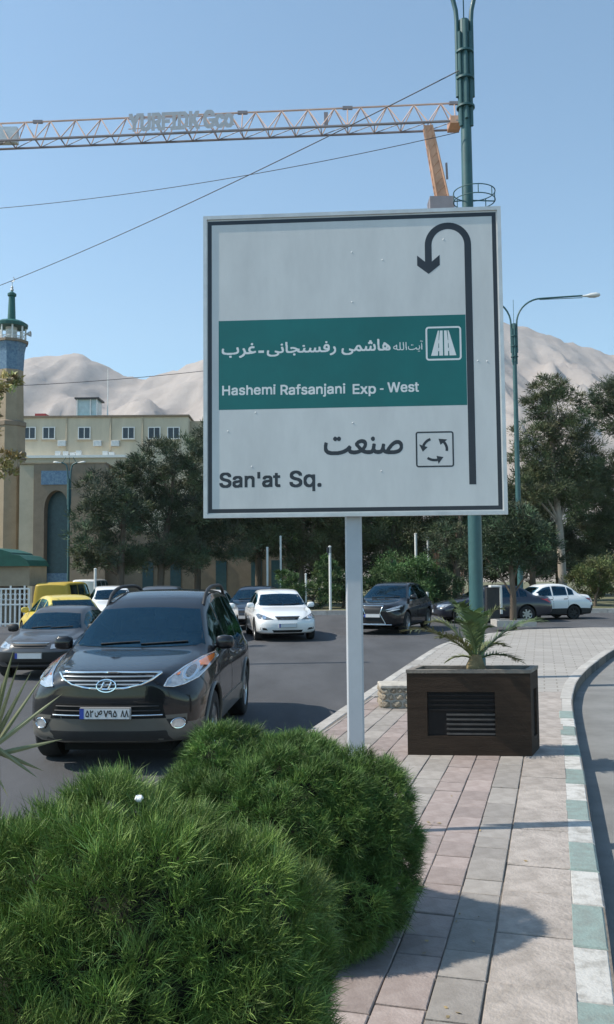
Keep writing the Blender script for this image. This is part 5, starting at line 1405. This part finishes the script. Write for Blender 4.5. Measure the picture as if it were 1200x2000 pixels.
        if text:
            for tx, u0, u1 in text: flat_build(fill_mesh(contours(tx), (u0, u1, -h / 2 + .022, h / 2 - .020), .002, .0035), 'plate_text', 'ink', pl, fn)
        mf = MB()
        for (a, b, c, d) in ((-w/2, w/2, h/2 - .006, h/2), (-w/2, w/2, -h/2, -h/2 + .006), (w/2 - .006, w/2, -h/2 + .006, h/2 - .006)): mf.add([(a, c, 0), (b, c, 0), (b, d, 0), (a, d, 0)], [(0,1,2,3)])
        flat_build(mf, 'plate_edge', 'ink', pl, lambda u, v: fn(u, v) - Vector((.0015 * sg, 0, 0)))
        return pl
    def disc(s, name, mat, axis, y, z, r, off=.012, parent=None, rz=None, n=18):
        return s.panel(name, mat, axis, [(y + r * math.cos(2 * math.pi * k / n), z + (rz or r) * math.sin(2 * math.pi * k / n)) for k in range(n)], off=off, res=max(.03, r * .9), parent=parent)

def ellipse(cy, cz, ry, rz, n=24): return [(cy + ry * math.cos(2 * math.pi * k / n), cz + rz * math.sin(2 * math.pi * k / n)) for k in range(n)]

# --- black SUV in front
SUV = dict(L=4.84, W=1.945, paint='paint_black', paint2='paint_taupe', two_tone=.53, wheel_r=.37, tyre_w=.235, axles=(.95, 3.76), spokes=10, cat='suv',
    top=[(0,1.0),(.10,1.035),(.3,1.07),(.7,1.12),(1.15,1.17),(1.25,1.19),(1.7,1.43),(2.10,1.645),(2.4,1.74),(2.8,1.805),(3.5,1.81),(4.1,1.75),(4.42,1.64),(4.66,1.25),(4.76,1.12),(4.84,1.08)],
    sho=[(0,.86),(.15,.91),(.5,.98),(1.1,1.045),(1.5,1.06),(3.0,1.09),(4.2,1.14),(4.7,1.08),(4.84,1.0)],
    bot=[(0,.30),(.5,.26),(1.4,.24),(3.4,.24),(4.3,.30),(4.84,.38)],
    wl=[(0,.86),(.15,.905),(.4,.945),(.9,.972),(2.2,.955),(3.8,.972),(4.5,.93),(4.84,.86)],
    ws=[(0,.74),(.3,.83),(.8,.885),(1.4,.905),(2.5,.905),(4.0,.885),(4.6,.82),(4.84,.78)],
    wt=[(0,.58),(.4,.70),(1.1,.78),(1.25,.79),(1.7,.72),(2.12,.635),(3.6,.63),(4.42,.60),(4.66,.68),(4.84,.68)],
    bow=(.34,.16), nose=[(.2,.14),(.36,.02),(.55,0),(.75,.0),(.9,.015),(1.02,.05),(1.10,.10)], tail=[(.3,.06),(.6,0),(1.0,.05),(1.2,.1)],
    ws_x=(1.2, 2.14), wsb=.99, rw_x=(4.40, 4.64), side_w=((1.66,2.36),(2.44,3.20),(3.28,4.1)), seams=(1.30,2.38,3.24), handles=(2.15,3.0), handle_mat='chrome', mirror=(1.62, 1.17))
fr_ = G(207, 1515, ROAD_Z); psi_suv = math.radians(-3)
suv = Car('suv', 'black SUV with chrome grille and taupe lower trim driving past the shrubs', (fr_.x, fr_.y), psi_suv, SUV)
suv.windows(side='car_glass_dark')
gr = [(-.53,1.005),(0,1.012),(.53,1.005),(.46,.955),(.36,.905),(.2,.875),(0,.862),(-.2,.875),(-.36,.905),(-.46,.955)]
g_ = suv.panel('grille', 'plastic', 'f', gr, off=.004)
suv.ring('grille_surround', 'chrome', 'f', gr, .014, .014, g_)
for z, yy in ((.975,.47),(.94,.42),(.905,.33)): suv.bar('grille_bar', 'alloy', 'f', (-yy, z), (yy, z), .010, .012, g_)
em = suv.disc('emblem', 'plastic', 'f', 0, .895, .10, .016, None, .058)
suv.ring('emblem_ring', 'chrome', 'f', ellipse(0, .895, .10, .060), .009, .022, em)
for yy in (-.038, .038): suv.bar('emblem_stroke', 'chrome', 'f', (yy + .018, .862), (yy - .014, .928), .011, .026, em)
suv.bar('emblem_stroke', 'chrome', 'f', (.045, .888), (-.045, .902), .009, .026, em)
hl = [(.575,.885),(.60,.945),(.70,1.03),(.80,1.085),(.875,1.11),(.905,1.06),(.895,.99),(.85,.925),(.75,.885),(.66,.872)]
for sg in (1, -1):
    h = suv.panel('headlight', 'lens', 'f', [(sg * a, b) for a, b in (hl if sg == 1 else hl[::-1])], off=.008, res=.05)
    suv.ring('light_rim', 'chrome', 'f', [(sg * a, b) for a, b in hl], .007, .010, h)
    suv.disc('projector_ring', 'chrome', 'f', sg * .775, .985, .062, .016, h, .066); suv.disc('projector', 'lens_dark', 'f', sg * .775, .985, .040, .022, h, .044)
    suv.panel('indicator', 'lens_amber', 'f', [(sg * a, b) for a, b in (((.80,1.055),(.875,1.095),(.897,1.055),(.885,1.015),(.835,1.02)) if sg == 1 else ((.80,1.055),(.835,1.02),(.885,1.015),(.897,1.055),(.875,1.095)))], off=.016, res=.05, parent=h)
    suv.panel('reflector', 'lens_amber', 'f', [(sg * a, b) for a, b in ((.665,.972),(.69,.972),(.69,.992),(.675,.988))], off=.014, res=.05, parent=h)
    suv.panel('fog_recess', 'plastic', 'f', [(sg * a, b) for a, b in ((.60,.555),(.78,.56),(.80,.50),(.75,.455),(.66,.455))], off=.004, res=.05)
    f = suv.disc('fog_lamp', 'lens', 'f', sg * .71, .508, .062, .012, None, .045); suv.ring('fog_ring', 'chrome', 'f', ellipse(sg * .71, .508, .066, .05), .007, .014, f)
ik = suv.panel('intake', 'wheel_well', 'f', [(-.60,.565),(.60,.565),(.56,.72),(-.56,.72)], off=.003)
for z, yy in ((.60,.565),(.645,.545),(.69,.53)): suv.bar('intake_bar', 'chrome' if z < .62 else 'plastic', 'f', (-yy, z), (yy, z), .008, .010, ik)
suv.panel('lower_lip', 'plastic', 'f', [(-.66,.34),(.66,.34),(.60,.44),(-.60,.44)], off=.004)
suv.plate('f', 0, .625, (('۵۲', -.20, -.115), ('ص', -.105, -.025), ('۷۹۵', -.015, .125), ('۸۸', .16, .245)), out=.045)
for ax in '+-':
    sg = 1 if ax == '+' else -1; L2_ = suv.L / 2
    pts = []
    for t in np.linspace(0, 1, 12):
        x = 2.2 + 1.85 * t; z = suv.prof('top', x) - .035; y = sg * (suv.prof('wt', x) - .02)
        lift = .085 * min(1, 6 * t, 6 * (1 - t)) ** .6 if 0 < t < 1 else -.02
        pts.append((x - L2_, y, z + lift))
    MB().tube(pts, .024, 8).build('roof_rail', 'plastic', suv.root, 60, world=False)
    suv.panel('side_trim', 'paint_taupe', ax, [(1.35,.44),(3.35,.44),(3.35,.53),(1.35,.53)], off=.012, res=.2)
    for xa in SUV['axles']:
        R = SUV['wheel_r'] + .06
        arc = []
        for q in np.linspace(-10, 190, 22):
            p, nn = suv.hit(ax, xa + R * math.cos(math.radians(q)), SUV['wheel_r'] + R * math.sin(math.radians(q)) + .01); arc.append(p + nn * .004)
        MB().tube(arc, .022, 6).build('arch_trim', 'paint_taupe', suv.root, 60, world=False)
MB().tube([(.95 - 2.42, -.75, .37), (.95 - 2.42, .75, .37)], .05, 8).tube([(3.76 - 2.42, -.75, .37), (3.76 - 2.42, .75, .37)], .05, 8).box(-2.0, 2.0, -.55, .55, .22, .30).build('underbody', 'wheel_well', suv.root, world=False)

# --- saloon bodies
def sedan(L=4.8, W=1.8, H=1.48, paint='paint_white', boxy=0.0, hood=.0, R=.32, **kw):
    k = L / 4.8; hz = H / 1.48; w = W / 2
    X = lambda pts: [(a * k, b) for a, b in pts]; Z = lambda pts: [(a * k, b * hz) for a, b in pts]
    cow = 1.30 - .08 * boxy
    d = dict(L=L, W=W, paint=paint, wheel_r=R, tyre_w=.19, axles=(.92 * k, 3.62 * k),
        top=Z([(0,.70 + .05 * boxy),(.10,.77 + .04 * boxy),(.45,.855 + .03 * boxy),(cow,.965),(cow + .1,1.0),(1.72,1.22),(2.08,1.395),(2.3,1.445),(2.7,1.475),(3.2,1.455),(3.45,1.405),(3.75,1.25 - .0 * boxy),(4.02,1.06),(4.15,1.03),(4.6,1.02),(4.72,.99),(4.8,.90)]),
        sho=Z([(0,.62),(.2,.70),(.6,.80),(cow,.905),(2.0,.935),(3.6,.975),(4.2,.965),(4.8,.84)]),
        bot=[(0,.24),(.6,.20),(1.4,.18),(3.4,.18),(4.2,.23),(L,.33)],
        wl=X([(0,w - .10),(.2,w - .04),(.8,w),(4.0,w),(4.5,w - .03),(4.8,w - .10)]),
        ws=X([(0,w - .20),(.4,w - .11),(1.2,w - .075),(3.8,w - .075),(4.5,w - .11),(4.8,w - .18)]),
        wt=X([(0,w - .36),(.5,w - .24),(cow,w - .17),(cow + .1,w - .165),(1.7,w - .22),(2.08,w - .285),(3.3,w - .29),(3.75,w - .24),(4.05,w - .2),(4.8,w - .28)]),
        bow=(.26, .12), nose=[(.2,.10),(.4,0),(.55,0),(.7,.05),(.8,.12)], tail=[(.3,.05),(.55,0),(.9,.04),(1.05,.08)],
        ws_x=((cow + .05) * k, 2.06 * k), rw_x=(3.46 * k, 3.98 * k), side_w=((1.72 * k, 2.48 * k), (2.56 * k, 3.30 * k), (3.36 * k, 3.66 * k)), seams=(1.42 * k, 2.52 * k, 3.32 * k), handles=(2.28 * k, 3.08 * k), mirror=(1.66 * k, .965 * hz))
    d.update(kw); return d
def front_lights(c, y0, y1, z0, z1, mat='lens', slant=.05):
    for sg in (1, -1):
        q = [(y0, z0), (y0, z1 - slant), (y1, z1), (y1 - .01, z0 + .02)]
        h = c.panel('headlight', mat, 'f', [(sg * a, b) for a, b in (q if sg == 1 else q[::-1])], off=.007, res=.06)
        c.disc('reflector_bowl', 'chrome', 'f', sg * (y0 * .6 + y1 * .4), (z0 + z1) / 2 - slant * .3, (z1 - z0) * .27, .012, h)
def simple_front(c, gz0, gz1, gw, iz0, iz1, iw, pz, text=None, chrome=True):
    g = c.panel('grille', 'plastic', 'f', [(-gw, gz1), (-gw * .82, gz0), (gw * .82, gz0), (gw, gz1)], off=.005)
    c.bar('grille_bar', 'chrome' if chrome else 'plastic', 'f', (-gw, gz1), (gw, gz1), .010, .010, g)
    c.bar('grille_bar', 'plastic', 'f', (-gw * .9, (gz0 + gz1) / 2), (gw * .9, (gz0 + gz1) / 2), .008, .012, g)
    c.panel('intake', 'wheel_well', 'f', [(-iw, iz1), (-iw * .9, iz0), (iw * .9, iz0), (iw, iz1)], off=.004)
    c.plate('f', 0, pz, text, out=.03)
def under(c):
    L2 = c.L / 2; R = c.sp['wheel_r']
    MB().tube([(c.sp['axles'][0] - L2, -c.W + .2, R), (c.sp['axles'][0] - L2, c.W - .2, R)], .05, 8).tube([(c.sp['axles'][1] - L2, -c.W + .2, R), (c.sp['axles'][1] - L2, c.W - .2, R)], .05, 8).box(-L2 * .8, L2 * .8, -c.W * .6, c.W * .6, .16, .24).build('underbody', 'wheel_well', c.root, world=False)
def tail_lights(c, y0, y1, z0, z1):
    for sg in (1, -1):
        q = [(y0, z0), (y1, z0), (y1, z1), (y0, z1)]
        c.panel('tail_light', 'lens_red', 'r', [(sg * a, b) for a, b in (q if sg == 1 else q[::-1])], off=.008, res=.08)
under(suv)
# white saloon
q = G(563, 1254, ROAD_Z); c = Car('saloon_car', 'white saloon coming down the middle of the road', (q.x, q.y), math.radians(9), sedan(4.8, 1.81, 1.49, 'paint_white', rim='alloy'))
c.windows(); under(c)
for sg in (1, -1):
    q_ = [(.40,.645),(.50,.69),(.80,.80),(.85,.76),(.82,.665),(.62,.635)]
    h = c.panel('headlight', 'lens_dark', 'f', [(sg * a, b) for a, b in (q_ if sg == 1 else q_[::-1])], off=.007, res=.06); c.disc('reflector_bowl', 'chrome', 'f', sg * .66, .70, .05, .013, h)
    c.panel('fog_recess', 'plastic', 'f', [(sg * a, b) for a, b in ((.58,.34),(.78,.36),(.78,.42),(.62,.40))], off=.005, res=.06)
simple_front(c, .635, .725, .36, .275, .345, .45, .475); c.plate('r', 0, .7)
# black crossover
q = G(728, 1241, ROAD_Z)
NX = dict(SUV); NX.update(L=4.63, W=1.86, two_tone=None, paint='paint_black', spokes=5, wheel_r=.36, axles=(.9, 3.56), handle_mat='paint_black',
    top=[(0,.90),(.1,.97),(.4,1.02),(1.1,1.10),(1.22,1.13),(1.7,1.38),(2.1,1.575),(2.5,1.635),(3.0,1.645),(3.6,1.60),(4.0,1.50),(4.35,1.25),(4.5,1.12),(4.63,1.05)],
    wl=[(0,.80),(.15,.85),(.4,.90),(.9,.93),(3.6,.93),(4.3,.89),(4.63,.82)], ws=[(0,.70),(.3,.79),(.8,.845),(2.5,.86),(3.8,.83),(4.63,.74)], wt=[(0,.55),(.4,.66),(1.1,.73),(1.22,.74),(1.7,.68),(2.1,.60),(3.6,.58),(4.0,.57),(4.63,.62)],
    sho=[(0,.76),(.15,.82),(.5,.91),(1.1,.99),(3.0,1.06),(4.0,1.12),(4.63,.98)], bot=[(0,.30),(.5,.26),(3.4,.25),(4.63,.36)], ws_x=(1.17, 2.1), rw_x=(4.0, 4.36), side_w=((1.62,2.30),(2.38,3.1),(3.18,3.7)), seams=(1.28,2.34,3.14), handles=(2.1,2.95), mirror=(1.56,1.12))
c = Car('crossover_car', 'black crossover with slim bright daytime lamps beyond the sign post', (q.x, q.y), math.radians(-22), NX); c.windows(); under(c)
sp_g = [(-.34,.92),(.34,.92),(.25,.68),(.42,.36),(-.42,.36),(-.25,.68)]; g_ = c.panel('grille', 'plastic', 'f', sp_g, off=.004); c.ring('grille_surround', 'chrome', 'f', sp_g, .012, .010, g_)
for sg in (1, -1):
    q_ = [(.42,.80),(.80,.93),(.83,.88),(.62,.79)]; h = c.panel('headlight', 'lens', 'f', [(sg * a, b) for a, b in (q_ if sg == 1 else q_[::-1])], off=.007, res=.06)
    c.panel('daytime_lamp', 'white_paint', 'f', [(sg * a, b) for a, b in (((.44,.745),(.50,.735),(.80,.80),(.78,.83)) if sg == 1 else ((.78,.83),(.80,.80),(.50,.735),(.44,.745)))], off=.008, res=.06)
c.bar('bumper_strip', 'chrome', 'f', (-.6, .34), (.6, .34), .016, .012); c.plate('f', 0, .62, out=.03)
# grey small saloon on the left
q = G(56, 1330, ROAD_Z); PR = sedan(3.94, 1.61, 1.36, 'paint_grey', boxy=1.0, R=.28, rim='plastic', mirror_mat='plastic', handle_mat='plastic')
c = Car('saloon_car', 'dusty grey small saloon with black bumper beside the black SUV', (q.x, q.y), math.radians(-3), PR); c.windows(); under(c)
front_lights(c, .40, .72, .60, .73, 'lens'); simple_front(c, .615, .70, .36, .30, .36, .5, .475)
c.panel('bumper', 'plastic', 'f', [(-.74,.36),(.74,.36),(.74,.54),(-.74,.54)], off=.02, res=.12)
# yellow taxi
q = G(150, 1265, ROAD_Z); TX = sedan(4.4, 1.72, 1.44, 'paint_yellow', boxy=.8, R=.30)
c = Car('taxi', 'yellow taxi saloon behind the grey small saloon', (P(122, 1115, 25.5).x - 1.1, 27.4), math.radians(-150), TX); tail_lights(c, .45, .74, .62, .76); c.plate('r', 0, .55); c.windows(); under(c)
front_lights(c, .42, .74, .56, .70); simple_front(c, .575, .68, .38, .28, .36, .5, .46)
# dark saloon seen from its side, right
DS = sedan(4.65, 1.80, 1.46, 'paint_navy', R=.32, rim='alloy')
DS['top'] = [(a, b) for a, b in DS['top']]
q = G(845, 1216, ROAD_Z); c = Car('saloon_car', 'dark navy saloon standing behind the planter palm, nose to the black crossover', (q.x, q.y), math.radians(-90 + 7), DS); c.windows(); under(c)
front_lights(c, .46, .80, .60, .74); simple_front(c, .58, .70, .36, .28, .36, .5, .46); tail_lights(c, .42, .82, .74, .90); c.plate('r', 0, .62)
# white small saloon, right
SBA = sedan(3.94, 1.62, 1.46, 'paint_white', boxy=1.0, R=.28, rim='plastic', handle_mat='plastic', paint2='plastic', two_tone=.42)
q = G(1188, 1213, ROAD_Z); c = Car('saloon_car', 'white small saloon with dark bumper parked past the dark navy saloon', (0, 0), math.radians(-90 + 12), SBA)
fw = Vector((math.sin(math.radians(-78)), -math.cos(math.radians(-78)), 0)); c.root.location = (q.x + fw.x * 2.1, q.y + 2.3 + fw.y * 2.1, ROAD_Z); c.windows(); under(c)
front_lights(c, .40, .72, .60, .73); simple_front(c, .615, .70, .36, .30, .36, .5, .475); tail_lights(c, .48, .74, .68, .86); c.plate('r', 0, .6)
c.panel('rear_bumper', 'plastic', 'r', [(-.74,.36),(.74,.36),(.74,.56),(-.74,.56)], off=.02, res=.12)
# vehicles glimpsed behind
def far_car(name, label, px, Y, psi, sp, dy=0):
    q = P(px, 1115, Y); c = Car(name, label, (q.x, Y), math.radians(psi), sp); c.windows(); under(c); return c
c = far_car('saloon_car', 'white saloon half hidden behind the roof of the black SUV', 226, 31.5, 16, sedan(4.5, 1.75, 1.55, 'paint_white', R=.30)); front_lights(c, .42, .76, .58, .72); simple_front(c, .58, .68, .36, .28, .36, .5, .46)
c = far_car('hatchback_car', 'dark car with white roof edge between SUV and white saloon', 468, 30.5, -12, sedan(4.3, 1.74, 1.52, 'paint_navy', R=.30)); front_lights(c, .42, .74, .60, .74); simple_front(c, .6, .7, .36, .28, .36, .5, .46)
c = far_car('saloon_car', 'silver-white car right behind the roof rail of the SUV', 378, 25.0, -2, sedan(4.4, 1.74, 1.50, 'paint_white', R=.30)); front_lights(c, .42, .74, .60, .74); simple_front(c, .6, .7, .36, .28, .36, .5, .46)
c = far_car('saloon_car', 'grey car glimpsed behind the middle of the SUV roof', 285, 27.0, -2, sedan(4.4, 1.74, 1.60, 'paint_grey', R=.30)); front_lights(c, .42, .74, .60, .74); simple_front(c, .6, .7, .36, .28, .36, .5, .46)
VAN = dict(L=4.2, W=1.66, paint='paint_ochre', wheel_r=.30, axles=(.75, 3.3), cat='van',
    top=[(0,1.0),(.1,1.1),(.25,1.2),(.6,1.62),(.9,1.86),(1.3,1.93),(3.9,1.93),(4.2,1.85)], sho=[(0,.85),(.3,.98),(4.2,1.05)], bot=[(0,.3),(4.2,.32)], wl=[(0,.74),(.3,.81),(4.0,.83),(4.2,.78)], ws=[(0,.7),(.4,.77),(4.2,.76)], wt=[(0,.6),(.3,.68),(.9,.66),(4.2,.66)],
    bow=(.12,.05), ws_x=(.26,.85), side_w=((.75,1.5),(1.58,2.6),(2.68,3.8)), seams=(1.54,2.64), mirror=(.62,1.15))
VAN['top'] = [(a, b * .86) for a, b in VAN['top']]; VAN['sho'] = [(a, b * .86) for a, b in VAN['sho']]; VAN['mirror'] = (.62, 1.0)
q = P(97, 1115, 36.0); c = Car('van', 'ochre yellow van roof showing behind the yellow taxi', (q.x, 40.4), math.radians(180), VAN); c.windows(); under(c); front_lights(c, .4, .66, .72, .9); simple_front(c, .72, .82, .34, .36, .46, .5, .56)
V2 = dict(VAN); V2['paint'] = 'paint_white'
q = P(163, 1115, 52.0); c = Car('van', 'white van roof beside the ochre van', (q.x, 56.2), math.radians(180), V2); c.windows(); under(c); front_lights(c, .4, .66, .72, .9); simple_front(c, .72, .82, .34, .36, .46, .5, .56)

# ================================================================== AIR
HZ = MB().box(-4300, 4300, -250, 4200, -1.3, 1150).build('haze', None)
hm = bpy.data.materials.new('haze'); hm.use_nodes = True; hn = hm.node_tree; hn.nodes.remove(hn.nodes['Principled BSDF'])
pv = hn.nodes.new('ShaderNodeVolumePrincipled'); pv.inputs['Color'].default_value = (0.90, 0.93, 0.97, 1); pv.inputs['Density'].default_value = 0.0001
pv.inputs['Anisotropy'].default_value = 0.2
hn.links.new(pv.outputs[0], hn.nodes['Material Output'].inputs['Volume']); HZ.data.materials.append(hm); HZ['kind'] = 'stuff'
